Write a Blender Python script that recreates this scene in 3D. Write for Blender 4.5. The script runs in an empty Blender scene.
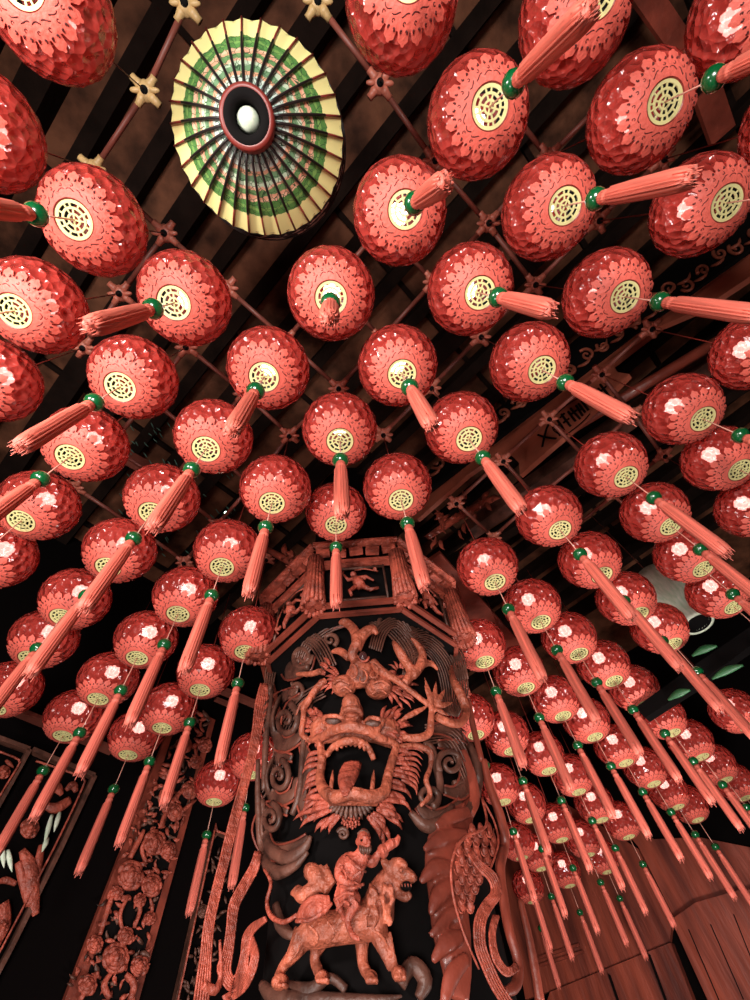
import bpy, math, random
from mathutils import Vector, Matrix
random.seed(7)
S = bpy.context.scene
COL = S.collection
PI = math.pi

# ------------------------------------------------------------------ camera
F = 430.0                      # focal length in pixels of the 750 x 1000 frame
H = 2.16                       # height of the lantern mouths above the camera
CAM = Vector((0, 0, 1.5))
upc = Vector((-40, 242, -430)).normalized()
exc = (Vector((1, 0, 0)) - upc * upc.x).normalized()
eyc = upc.cross(exc)
ROT = Matrix((exc, eyc, upc))  # camera space -> world
cd = bpy.data.cameras.new('camera')
cd.sensor_fit = 'HORIZONTAL'; cd.sensor_width = 36; cd.lens = 36 * F / 750
cd.clip_start = 0.02; cd.clip_end = 100
co = bpy.data.objects.new('camera', cd)
co.matrix_world = Matrix.Translation(CAM) @ ROT.to_4x4()
COL.objects.link(co); S.camera = co

# ------------------------------------------------------------------ world, lights, exposure
W = bpy.data.worlds.new('world'); S.world = W; W.use_nodes = True
bg = W.node_tree.nodes['Background']
bg.inputs[0].default_value = (1.0, 0.80, 0.68, 1); bg.inputs[1].default_value = 0.012
S.view_settings.view_transform = 'Standard'; S.view_settings.look = 'None'
S.view_settings.gamma = 1; S.view_settings.use_curve_mapping = False
S.view_settings.exposure = 0.0

def area(name, loc, target, size, power, color=(1, 1, 1)):
    l = bpy.data.lights.new(name, 'AREA'); l.shape = 'DISK'; l.size = size; l.energy = power; l.color = color
    o = bpy.data.objects.new(name, l); o.location = loc
    o.rotation_euler = (Vector(target) - Vector(loc)).to_track_quat('-Z', 'Y').to_euler()
    COL.objects.link(o); return o
area('added_key_light', (-0.6, -2.2, 0.5), (0.2, 1.6, 3.4), 1.3, 250, (1, .95, .9))  # unseen key added low behind the camera to light the lantern undersides
area('added_pillar_light', (-1.9, -.9, 2.5), (.2, 2.1, 3.0), .45, 85, (1, .93, .87))  # unseen light added to throw side shadows across the pillar carving
area('added_wall_light', (1.8, 2.6, 0.5), (2.2, 6.2, 2.9), 0.9, 170, (1, .93, .88))  # unseen light added to brighten the boards of the right wall
area('added_left_fill', (-1.9, 1.0, 0.4), (-1.3, 3.6, 3.2), 0.8, 50, (1, .93, .88))  # unseen fill added low on the left, aimed up

# ------------------------------------------------------------------ materials
def mat(name, c, rough=.5, noise=0, nscale=8, bump=0, bscale=30, c2=None, metal=0, emit=None, es=0, stretch=None, coat=0, spec=.5):
    m = bpy.data.materials.new(name); m.use_nodes = True
    nt = m.node_tree; b = nt.nodes['Principled BSDF']
    b.inputs['Base Color'].default_value = (*c, 1); b.inputs['Roughness'].default_value = rough
    b.inputs['Metallic'].default_value = metal
    b.inputs['Coat Weight'].default_value = coat
    b.inputs['Specular IOR Level'].default_value = spec
    tc = nt.nodes.new('ShaderNodeTexCoord'); mp = nt.nodes.new('ShaderNodeMapping')
    nt.links.new(tc.outputs['Object'], mp.inputs[0])
    if stretch: mp.inputs['Scale'].default_value = stretch
    if noise or c2:
        n = nt.nodes.new('ShaderNodeTexNoise'); n.inputs['Scale'].default_value = nscale
        n.inputs['Detail'].default_value = 5
        nt.links.new(mp.outputs[0], n.inputs[0])
        r = nt.nodes.new('ShaderNodeValToRGB')
        r.color_ramp.elements[0].position = .32; r.color_ramp.elements[1].position = .68
        d = c2 if c2 else tuple(x * (1 - noise) for x in c)
        r.color_ramp.elements[0].color = (*d, 1); r.color_ramp.elements[1].color = (*c, 1)
        nt.links.new(n.outputs[0], r.inputs[0]); nt.links.new(r.outputs[0], b.inputs['Base Color'])
    if bump:
        n = nt.nodes.new('ShaderNodeTexNoise'); n.inputs['Scale'].default_value = bscale
        n.inputs['Detail'].default_value = 4
        nt.links.new(mp.outputs[0], n.inputs[0])
        bp = nt.nodes.new('ShaderNodeBump'); bp.inputs['Strength'].default_value = bump; bp.inputs['Distance'].default_value = .02
        nt.links.new(n.outputs[0], bp.inputs['Height']); nt.links.new(bp.outputs[0], b.inputs['Normal'])
    if emit:
        b.inputs['Emission Color'].default_value = (*emit, 1); b.inputs['Emission Strength'].default_value = es
    return m

def lantern_foil():
    m = bpy.data.materials.new('red_lantern_film'); m.use_nodes = True
    nt = m.node_tree; b = nt.nodes['Principled BSDF']; out = nt.nodes['Material Output']
    tc = nt.nodes.new('ShaderNodeTexCoord')
    n = nt.nodes.new('ShaderNodeTexVoronoi'); n.inputs['Scale'].default_value = 24
    nt.links.new(tc.outputs['Object'], n.inputs[0])
    bp = nt.nodes.new('ShaderNodeBump'); bp.inputs['Strength'].default_value = 1; bp.inputs['Distance'].default_value = .03
    nt.links.new(n.outputs['Distance'], bp.inputs['Height']); nt.links.new(bp.outputs[0], b.inputs['Normal'])
    b.inputs['Base Color'].default_value = (.47, .052, .040, 1)
    b.inputs['Roughness'].default_value = .16; b.inputs['Coat Weight'].default_value = .35; b.inputs['Coat Roughness'].default_value = .05
    b.inputs['Specular IOR Level'].default_value = .8
    t = nt.nodes.new('ShaderNodeBsdfTransparent'); t.inputs[0].default_value = (1, .36, .31, 1)
    mx = nt.nodes.new('ShaderNodeMixShader'); mx.inputs[0].default_value = .64
    nt.links.new(t.outputs[0], mx.inputs[1]); nt.links.new(b.outputs[0], mx.inputs[2]); nt.links.new(mx.outputs[0], out.inputs[0])
    return m

M = {
 'film': lantern_foil(),
 'petal': mat('coral_petal_paper', (.74, .125, .09), .55, bump=.25, bscale=60),
 'curl': mat('dark_red_curl_cutout', (.09, .006, .005), .6),
 'gold': mat('cream_gold_grille', (.86, .78, .36), .35, metal=.15),
 'rim': mat('dark_red_rim', (.25, .03, .02), .4),
 'dark': mat('black_fitting_and_hollow_shade', (.006, .005, .005), .9, spec=.1),  # black fittings; also the shade of hollows put in as colour
 'bulb': mat('white_bulb', (1, 1, 1), .4, emit=(.93, 1, 1), es=4.6),
 'cord': mat('pink_cord', (.75, .35, .27), .6),
 'bead': mat('green_bead', (.002, .085, .022), .22, coat=.8),
 'tassel': mat('coral_tassel_thread', (.82, .18, .125), .55, noise=.4, nscale=60, stretch=(1, 1, .05)),
 'coral': mat('coral_lacquer_wood', (.52, .10, .06), .45, noise=.65, nscale=10, bump=1.0, bscale=34),
 'coral2': mat('orange_coral_wood', (.54, .13, .07), .45, noise=.7, nscale=11, bump=1.0, bscale=34),
 'brown': mat('worn_brown_wood', (.15, .055, .036), .5, noise=.7, nscale=7, bump=.5, bscale=24),
 'redbrown': mat('red_brown_lacquer', (.30, .055, .032), .45, noise=.65, nscale=4, bump=.5, bscale=12, coat=.1),
 'black': mat('black_and_recess_shade', (.004, .003, .003), .9, spec=.08),  # plain black parts; also shade of recesses and gaps put in as colour
 'ceil': mat('old_ceiling_board', (.17, .062, .032), .8, spec=.15, noise=.8, nscale=4, bump=.5, bscale=14, stretch=(1, 1, 1)),
 'rafter': mat('dark_rafter', (.014, .007, .005), .9, spec=.08, noise=.5, nscale=5, bump=.4, bscale=16),  # near-black brown with random tone
 'pole': mat('red_brown_pole', (.24, .062, .042), .5, noise=.5, nscale=5),
 'clamp': mat('coral_clamp', (.50, .14, .09), .45, noise=.3, nscale=20),
 'clampy': mat('pale_yellow_clamp', (.62, .40, .17), .45, noise=.3, nscale=20),
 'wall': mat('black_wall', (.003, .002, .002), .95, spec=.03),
 'plank': mat('red_brown_planks', (.32, .06, .032), .5, nscale=2.6, c2=(.09, .017, .011), bump=.7, bscale=7, stretch=(2.4, 2.4, .35)),
 'floor': mat('stone_floor', (.2, .17, .15), .7, noise=.3, nscale=3),
 'green': mat('green_paint', (.04, .16, .06), .4, noise=.4, nscale=12),
 'palegreen': mat('pale_green_paper', (.55, .70, .50), .6, c2=(.85, .88, .74), nscale=6, stretch=(6, 6, 1)),
 'white': mat('white_trim', (.7, .66, .6), .4),
 'yellow': mat('yellow_paper', (.84, .70, .24), .6, noise=.15, nscale=14),
 'rib': mat('dark_red_rib', (.20, .025, .018), .4),
 'ribd': mat('black_rib', (.015, .01, .01), .4),
 'tealleaf': mat('dull_teal_leaf', (.05, .12, .09), .6),
 'lampglow': mat('lamp_glow', (.7, 1, .8), .4, emit=(.7, 1, .75), es=6),
 'fascia': mat('lit_red_brown', (.42, .105, .058), .5, noise=.55, nscale=3, bump=.5, bscale=10),  # redbrown with raised albedo, carries the stronger light on the eave board
 'gem': mat('dark_gem', (.05, .02, .02), .1, coat=1),
}

# ------------------------------------------------------------------ picking points of the real place
def ray(px, py):
    return ROT @ Vector((px - 375, 500 - py, -F))
def at_z(px, py, t):
    d = ray(px, py); return CAM + d * (t * H / d.z)
def on_plane(px, py, n, c):
    d = ray(px, py); return CAM + d * (c * H / (n[0] * d.x + n[1] * d.y))
Q2 = math.sqrt(.5)
NL = (-Q2, Q2); CL = 3.05 * Q2          # left wall:  y - x = 3.05 H
NR = (Q2, Q2); CR = 5.0 * Q2            # right wall: x + y = 5.0 H
PC = Vector((.045 * H, 1.25 * H, 0))    # pillar axis
PR = .25 * H
def cyl(px, py, off=0.0):
    """first point of the sight line on the pillar's drum of radius PR + off (closest pass when it misses)"""
    d = ray(px, py); R = PR + off
    a = d.x * d.x + d.y * d.y; ox, oy = CAM.x - PC.x, CAM.y - PC.y
    b = ox * d.x + oy * d.y; c = ox * ox + oy * oy - R * R
    disc = b * b - a * c
    s = (-b - math.sqrt(disc)) / a if disc > 0 else -b / a
    return CAM + d * s
def mpp(p):
    """metres per pixel at point p"""
    return (ROT.transposed() @ (p - CAM)).z * -1 / F
def nrm(p):
    v = Vector((p.x - PC.x, p.y - PC.y, 0)); return v.normalized()

# ------------------------------------------------------------------ mesh builder
class MB:
    def __init__(s): s.v = []; s.f = []; s.m = []
    def add(s, vs, fs, m=0):
        o = len(s.v); s.v += [tuple(v) for v in vs]; s.f += [tuple(i + o for i in f) for f in fs]; s.m += [m] * len(fs)
    def tube(s, pts, rad, seg=8, m=0, flat=1.0, n=None, cap=True):
        pts = [Vector(p) for p in pts]; k = len(pts)
        if not hasattr(rad, '__len__'): rad = [rad] * k
        ts = [(pts[min(i + 1, k - 1)] - pts[max(i - 1, 0)]).normalized() for i in range(k)]
        if n is None:
            ref = Vector((0, 0, 1)) if abs(ts[0].z) < .9 else Vector((1, 0, 0)); nn = ts[0].cross(ref).normalized(); fixed = False
        else: fixed = True
        vs = []
        for i in range(k):
            t = ts[i]
            if fixed:
                q = n[i] if isinstance(n, list) else n
                a = t.cross(q)
                a = a.normalized() if a.length > 1e-6 else Vector((1, 0, 0))
                b = a.cross(t).normalized()
            else:
                nn = (nn - t * nn.dot(t)); nn = nn.normalized(); a = nn; b = t.cross(a)
            for j in range(seg):
                th = 2 * PI * j / seg
                vs.append(pts[i] + a * (math.cos(th) * rad[i]) + b * (math.sin(th) * rad[i] * flat))
        fs = [(i * seg + j, i * seg + (j + 1) % seg, (i + 1) * seg + (j + 1) % seg, (i + 1) * seg + j) for i in range(k - 1) for j in range(seg)]
        if cap: fs += [tuple(range(seg))[::-1], tuple((k - 1) * seg + j for j in range(seg))]
        s.add(vs, fs, m); return s
    def ell(s, c, r, m=0, seg=12, rings=8, rot=None):
        c = Vector(c); r = r if hasattr(r, '__len__') else (r, r, r); vs = []
        for i in range(1, rings):
            ph = PI * i / rings
            for j in range(seg):
                th = 2 * PI * j / seg
                vs.append(Vector((r[0] * math.sin(ph) * math.cos(th), r[1] * math.sin(ph) * math.sin(th), r[2] * math.cos(ph))))
        vs += [Vector((0, 0, r[2])), Vector((0, 0, -r[2]))]
        if rot: vs = [rot @ v for v in vs]
        vs = [v + c for v in vs]; t = len(vs) - 2
        fs = [(i * seg + j, (i + 1) * seg + j, (i + 1) * seg + (j + 1) % seg, i * seg + (j + 1) % seg) for i in range(rings - 2) for j in range(seg)]
        fs += [(t, j, (j + 1) % seg) for j in range(seg)]
        o = (rings - 2) * seg; fs += [(t + 1, o + (j + 1) % seg, o + j) for j in range(seg)]
        s.add(vs, fs, m); return s
    def lathe(s, prof, seg=24, m=0, c=(0, 0, 0)):
        vs = []; k = len(prof)
        for r, z in prof:
            for j in range(seg):
                th = 2 * PI * j / seg; vs.append((c[0] + r * math.cos(th), c[1] + r * math.sin(th), c[2] + z))
        s.add(vs, [(i * seg + j, i * seg + (j + 1) % seg, (i + 1) * seg + (j + 1) % seg, (i + 1) * seg + j) for i in range(k - 1) for j in range(seg)], m); return s
    def prism(s, poly, off, m=0):
        poly = [Vector(p) for p in poly]; off = Vector(off); k = len(poly)
        vs = poly + [p + off for p in poly]
        fs = [tuple(range(k))[::-1], tuple(range(k, 2 * k))] + [(i, (i + 1) % k, k + (i + 1) % k, k + i) for i in range(k)]
        s.add(vs, fs, m); return s
    def bar(s, a, b, w, h, upv=(0, 0, 1), m=0):
        a = Vector(a); b = Vector(b); t = (b - a).normalized(); sd = t.cross(Vector(upv)).normalized(); u = sd.cross(t).normalized()
        poly = [a + sd * w / 2 * i + u * h / 2 * j for i, j in ((-1, -1), (1, -1), (1, 1), (-1, 1))]
        s.prism(poly, b - a, m); return s
    def build(s, name, mats, parent=None, smooth=True, remesh=0, sub=0, angle=None):
        me = bpy.data.meshes.new(name); me.from_pydata(s.v, [], s.f)
        mats = mats if isinstance(mats, (list, tuple)) else [mats]
        for mm in mats: me.materials.append(M[mm])
        for p, mi in zip(me.polygons, s.m): p.material_index = mi; p.use_smooth = smooth
        me.update()
        o = bpy.data.objects.new(name, me); COL.objects.link(o)
        if parent: o.parent = parent; o.matrix_parent_inverse = Matrix.Translation(-parent.location) if parent.location.length else Matrix()
        if remesh:
            md = o.modifiers.new('remesh', 'REMESH'); md.mode = 'VOXEL'; md.voxel_size = remesh; md.use_smooth_shade = True
            sm = o.modifiers.new('smooth', 'SMOOTH'); sm.factor = .5; sm.iterations = 2
        return o
def empty(name, loc=(0, 0, 0)):
    o = bpy.data.objects.new(name, None); o.location = loc; o.empty_display_size = .1; COL.objects.link(o); return o
def tag(o, label, cat, group=None):
    o['label'] = label; o['category'] = cat
    if group: o['group'] = group
    return o
def struct(o): o['kind'] = 'structure'; return o

def smooth_path(P, n=6):
    """Catmull-Rom through rows of numbers"""
    if len(P) < 3:
        return [[a + (b - a) * i / n for a, b in zip(P[0], P[1])] for i in range(n + 1)]
    out = []
    for i in range(len(P) - 1):
        p0, p1, p2, p3 = P[max(i - 1, 0)], P[i], P[i + 1], P[min(i + 2, len(P) - 1)]
        for k in range(n):
            t = k / n
            out.append([.5 * (2 * b + (c - a) * t + (2 * a - 5 * b + 4 * c - d) * t * t + (-a + 3 * b - 3 * c + d) * t ** 3) for a, b, c, d in zip(p0, p1, p2, p3)])
    out.append(list(P[-1])); return out

# ------------------------------------------------------------------ the setting
m = MB(); m.prism([(-9, -7, -.1), (9, -7, -.1), (9, 13, -.1), (-9, 13, -.1)], (0, 0, .1)); struct(m.build('floor', 'floor', smooth=False))
ZC = CAM.z + 2.25 * H
m = MB(); m.prism([(-11, -9, ZC), (14, -9, ZC), (14, 13, ZC), (-11, 13, ZC)], (0, 0, .12))
struct(m.build('ceiling', 'ceil', smooth=False))
def wall(name, n, c, s0, s1, matn):
    t = Vector((n[1], -n[0], 0)); p = Vector((n[0], n[1], 0)) * c * H
    a = p + t * s0; b = p + t * s1
    mm = MB(); nn = Vector((n[0], n[1], 0)) * .15
    mm.prism([a, b, b + Vector((0, 0, ZC)), a + Vector((0, 0, ZC))], nn); return struct(mm.build(name, matn, smooth=False))
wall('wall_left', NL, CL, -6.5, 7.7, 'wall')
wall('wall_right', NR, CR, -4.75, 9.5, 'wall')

# rafters under the ceiling, running towards the right of the photo
u = Vector((Q2, -Q2, 0)); v = Vector((Q2, Q2, 0))
k = 0
for i in range(-12, 15):
    c = v * (i * .42 + .1)
    m = MB(); w = .12 if i % 3 else .2
    m.bar(c - u * 7.5 + Vector((0, 0, ZC - .09)), c + u * 7.0 + Vector((0, 0, ZC - .09)), w, .18 if i % 3 else .3)
    k += 1; struct(m.build('trim_%d' % k, 'rafter', smooth=False))
for i in range(-3, 5):
    c = u * (i * 1.55 + .3)
    m = MB(); m.bar(c - v * 5.5 + Vector((0, 0, ZC - .02)), c + v * 6.2 + Vector((0, 0, ZC - .02)), .05, .05)
    k += 1; struct(m.build('trim_%d' % k, 'rafter', smooth=False))

# ------------------------------------------------------------------ lanterns
LR = .0993 * H
QZ = .80
ZD = -.80 * LR                     # grille plane below the body's centre

def lantern_parts(root):
    # body: faceted oblate shell, open below
    m = MB(); seg = 16; ph0 = math.asin(.35); rows = 10; phs = [PI - ph0 - (PI - ph0 - .28) * i / rows for i in range(rows + 1)]
    vs = []
    for i, ph in enumerate(phs):
        for j in range(seg):
            th = 2 * PI * (j + (.5 if i % 2 else 0)) / seg
            vs.append((LR * math.sin(ph) * math.cos(th), LR * math.sin(ph) * math.sin(th), LR * (QZ + .04) * math.cos(ph)))
    fs = []
    for i in range(rows):
        for j in range(seg):
            a, b = i * seg + j, i * seg + (j + 1) % seg; c, d = (i + 1) * seg + j, (i + 1) * seg + (j + 1) % seg
            fs += [(a, b, c), (b, d, c)] if i % 2 == 0 else [(a, d, c), (a, b, d)]
    fs.append(tuple(rows * seg + j for j in range(seg)))
    m.add(vs, fs); body = m.build('lantern_body', 'film', root, smooth=False)
    # petal collar with scalloped ogee petals and little curled cut-outs
    m = MB(); N = 18; sub = 14; n = N * sub; rings = 6
    def surf(r, th, lift):
        r_ = r * LR; z = -(QZ + .04) * LR * math.sqrt(max(0, 1 - r * r))
        k_ = 1 + lift
        return (r_ * k_ * math.cos(th), r_ * k_ * math.sin(th), z * k_)
    for lift, flip in ((.035, 0), (.02, 1)):
        vs = []
        for i in range(rings + 1):
            for j in range(n):
                x = (j % sub) / sub; w = abs(x - .5) * 2                      # 0 at the petal's middle
                ro = (.735 - .02 * w - .05 * w ** 3 + (.022 if w < .15 else 0)) if w < .78 else .615
                r = .34 + (ro - .34) * i / rings
                vs.append(surf(r, 2 * PI * j / n, lift + .012 * math.sin(PI * i / rings)))
        fs = [(i * n + j, i * n + (j + 1) % n, (i + 1) * n + (j + 1) % n, (i + 1) * n + j) for i in range(rings) for j in range(n)]
        m.add(vs, fs)
    for p in range(N):
        for sgn in (-1, 1):
            c = 2 * PI * (p + .5) / N; pts = []
            for q in range(7):
                a = q / 6 * 1.5 * PI; rr = .020 * (1 - .08 * q)
                pts.append(surf(.605 + rr * math.cos(a), c + sgn * (.075 + rr * 1.3 * math.sin(a)), .05))
            m.tube(pts, [.0027] * 7, 4, 1)
        pts = [surf(.45 + .03 * math.sin(q * .8 + p), 2 * PI * (p + q / 5) / N, .045) for q in range(5)]
        m.tube(pts, [.0020] * 5, 4, 1)
        pts = [surf(.53 + .022 * math.cos(q * 1.1), 2 * PI * (p + .5) / N + .022 * math.sin(q * 1.1) * 1.8, .045) for q in range(5)]
        m.tube(pts, [.0020] * 5, 4, 1)
    m.build('petal_collar', ['petal', 'curl'], root)
    # grille
    m = MB(); z = ZD
    m.lathe([(.36 * LR, z + .035), (.365 * LR, z + .002), (.345 * LR, z - .004), (.33 * LR, z - .002), (.325 * LR, z + .012)], 32, 1)
    def ann(r0, r1):
        m.lathe([(r0 * LR, z), (r1 * LR, z), (r1 * LR, z + .006), (r0 * LR, z + .006), (r0 * LR, z)], 32, 0)
    ann(.27, .33); ann(.175, .215); ann(.08, .115)
    for q in range(8):
        a = q * PI / 4 + (.2 if q % 2 else 0); r0, r1 = ((.0, .19) if q % 2 == 0 else (.10, .28))
        m.bar((r0 * LR * math.cos(a), r0 * LR * math.sin(a), z + .003), (r1 * LR * math.cos(a), r1 * LR * math.sin(a), z + .003), .006, .005)
        a += .39
        m.bar((.20 * LR * math.cos(a), .20 * LR * math.sin(a), z + .003), (.28 * LR * math.cos(a), .28 * LR * math.sin(a), z + .003), .006, .005)
    m.build('grille', ['gold', 'rim'], root, smooth=False)
    m = MB(); m.lathe([(.325 * LR, z + .010), (.30 * LR, z + .10)], 24); cup = m.build('grille_shade_cup', 'dark', root)  # added dark cup that turns the gaps between the grille rings black
    m = MB(); zz = .30 * LR; m.ell((0, 0, zz), .17 * LR, seg=10, rings=8)
    for q in range(7):
        for e_ in (-.55, .35):
            a = 2 * PI * q / 7 + e_; m.ell((.15 * LR * math.cos(a), .15 * LR * math.sin(a), zz + .15 * LR * e_), .085 * LR, seg=6, rings=5)
    m.build('bulb', 'bulb', cup)
    # hanging cord
    m = MB(); m.tube([(0, 0, .74 * LR), (0, 0, .5 * H + ZD - .045)], .0035, 6); m.lathe([(.30 * LR, .76 * LR), (.31 * LR, .84 * LR), (.1 * LR, .88 * LR), (.02, .95 * LR), (0, .95 * LR)], 16)
    m.build('hanging_cap', 'rim', root)
    # pendant cord, bead and tassel
    zb = ZD - .118 * H
    m = MB(); m.tube([(0, 0, z + .004), (0, 0, zb)], .0032, 6); pc = m.build('pendant_cord', 'cord', root)
    m = MB(); m.ell((0, 0, zb), (.041, .041, .034), seg=14, rings=10); m.build('bead', 'bead', pc)
    m = MB(); z0 = zb - .03; z1 = ZD - .343 * H; nr = 16
    prof = [(.004, z0), (.020, z0 - .004), (.024, z0 - .02), (.020, z0 - .035), (.024, z0 - .04), (.024, z0 - .05), (.020, z0 - .055), (.026, z0 - .08), (.028, z0 - .2), (.029, z1 + .06), (.028, z1 + .02), (.024, z1)]
    vs = []; ns = nr * 3
    for pi_, (r, zz) in enumerate(prof):
        for j in range(ns):
            rg = 1 + (.17 if pi_ >= 7 else .03) * (1 if j % 3 == 0 else -1)
            dz = (random.uniform(-.03, .012) if pi_ == len(prof) - 1 else 0)
            a = 2 * PI * j / ns; vs.append((r * rg * math.cos(a), r * rg * math.sin(a), zz + dz))
    fs = [(i * ns + j, i * ns + (j + 1) % ns, (i + 1) * ns + (j + 1) % ns, (i + 1) * ns + j) for i in range(len(prof) - 1) for j in range(ns)]
    fs.append(tuple((len(prof) - 1) * ns + j for j in range(ns)))
    m.add(vs, fs)
    for q in range(34):
        a = random.random() * 2 * PI; r = random.uniform(.006, .026)
        m.tube([(r * math.cos(a), r * math.sin(a), z1 + .04), (1.06 * r * math.cos(a), 1.06 * r * math.sin(a), z1 - random.uniform(.0, .045))], [.003, .0012], 4)
    m.build('tassel', 'tassel', pc)

# mouths of the lanterns, (row down the photo, picture point of the grille)
ROWS = [
 [(21, -19), (408, -26), (597, -7), (785, -12)],
 [(490, 107), (665, 102)],
 [(-51, 117), (835, 108)],
 [(74, 220), (405, 210), (565, 206), (727, 203)],
 [(14, 311), (174, 303), (331, 298), (480, 293), (625, 297)],
 [(-32, 389), (120, 387), (264, 377), (402, 374), (542, 370), (780, 358)],
 [(70, 457), (206, 449), (340, 441), (469, 439), (703, 419)],
 [(21, 521), (152, 513), (272, 503), (336, 525), (401, 500), (626, 477), (740, 470)],
 [(-22, 573), (108, 567), (222, 567), (560, 530), (671, 526), (772, 521)],
 [(62, 617), (178, 614), (495, 582), (602, 575), (703, 569)],
 [(30, 658), (137, 658), (245, 652), (541, 622), (639, 614), (734, 607)],
 [(-5, 709), (98, 699), (200, 690), (485, 662), (579, 654), (673, 644)],
 [(63, 736), (162, 728), (250, 775), (526, 688), (614, 681)],
 [(128, 755), (476, 735), (563, 716), (645, 705)],
 [(512, 751), (595, 737), (673, 733), (748, 727)],
 [(214, 802), (549, 771), (626, 763), (702, 757)],
 [(504, 802), (579, 792), (654, 784), (726, 780)],
 [(532, 820), (602, 820), (678, 807), (746, 798)],
 [(562, 840), (629, 837), (698, 820)],
 [(522, 858), (589, 855)],
 [(542, 869), (608, 872)],
 [(533, 902), (570, 886)],
]
ORD = ['first', 'second', 'third', 'fourth', 'fifth', 'sixth', 'seventh', 'eighth', 'ninth', 'tenth', 'eleventh', 'twelfth', 'thirteenth', 'fourteenth', 'fifteenth', 'sixteenth', 'seventeenth', 'eighteenth', 'nineteenth', 'twentieth', 'twenty-first', 'twenty-second']
proto = empty('lantern'); lantern_parts(proto)
protokids = list(proto.children)
LPOS = []
first = True
for ri, row in enumerate(ROWS):
    n = len(row)
    for ci, (px, py) in enumerate(row):
        p = at_z(px, py, 1.12 if (px, py) == (336, 525) else 1.0); p.z -= ZD
        LPOS.append((px, py, p.copy()))
        if first: r = proto; first = False
        else:
            r = proto.copy(); COL.objects.link(r)
            for ch in protokids:
                c = ch.copy(); COL.objects.link(c); c.parent = r
                for g in ch.children:
                    d = g.copy(); COL.objects.link(d); d.parent = c
        r.location = p; r.rotation_euler = (0, 0, random.uniform(0, .35))
        side = 'left of the pillar' if px < 290 else 'right of the pillar'
        if ri < 8: side = 'above the pillar'
        if (px, py) == (336, 525):
            lab = 'red tasselled lantern hanging directly before the top of the carved dragon pillar'
        elif n == 1: lab = 'red tasselled lantern alone in the %s row down, %s' % (ORD[ri], side)
        else: lab = 'red tasselled lantern, %s from left in the %s row down, %s' % (ORD[ci], ORD[ri], side)
        tag(r, lab, 'lantern', 'red lanterns hung in rows')

# ------------------------------------------------------------------ pole lattice that carries the lanterns
NODES = [(p.x, p.y) for _, _, p in LPOS if (_, _) != (336, 525)]
NODES = [(p.x, p.y) for (a, b, p) in LPOS if (a, b) != (336, 525)]
f_ = lambda px, py: (lambda q: (q.x, q.y))(at_z(px, py, 1.5))
extra = [f_(133, 80), f_(88, 158), f_(186, 5), f_(395, 75), f_(318, 3), f_(160, 236), f_(238, 300), f_(740, 640), f_(700, 663), f_(722, 690)]
allnodes = list(NODES)
for e in extra:
    if all(math.hypot(e[0] - q[0], e[1] - q[1]) > .2 for q in allnodes): allnodes.append(e)
ZL = CAM.z + 1.5 * H
done = 0
for i, a in enumerate(allnodes):
    for b in allnodes[i + 1:]:
        dx, dy = b[0] - a[0], b[1] - a[1]; L = math.hypot(dx, dy)
        if .36 < L < .64 and .55 < abs(dx) / (abs(dy) + 1e-6) < 1.8 and a[1] < 2.6 and b[1] < 2.6:
            m = MB(); A = Vector((a[0], a[1], ZL)); B = Vector((b[0], b[1], ZL)); t = (B - A).normalized()
            m.tube([A + t * .055, B - t * .055], .016, 8)
            o = m.build('lattice_pole', 'pole')
            tag(o, 'thin red-brown pole joining two clamps of the lattice that carries the lanterns', 'pole', 'poles of the lattice above the lanterns'); done += 1
cl0 = None
for (x, y) in allnodes:
    if y > 2.6: continue
    yel = y < -.35 and x < .2
    m = MB()
    m.ell((0, 0, 0), (.052, .052, .032)); m.lathe([(0, -.042), (.018, -.042), (.02, -.03), (.02, -.02)], 12, 1)
    for q in range(4):
        a = PI / 4 + q * PI / 2; d = Vector((math.cos(a), math.sin(a), 0))
        m.tube([d * .03, d * .05, d * .065, d * .085], [.03, .024, .020, .020], 8)
    m.ell((.05, 0, -.02), (.03, .014, .012)); m.ell((-.05, 0, -.02), (.03, .014, .012))
    o = m.build('clamp', ['clampy' if yel else 'clamp', 'dark']); o.location = (x, y, ZL)
    if yel: tag(o, 'pale yellow four-way clamp joining lattice poles near the big yellow lantern', 'clamp', 'pale clamps of the pole lattice')
    else: tag(o, 'coral four-way clamp joining lattice poles above the red lanterns', 'clamp', 'coral clamps of the pole lattice')
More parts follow.
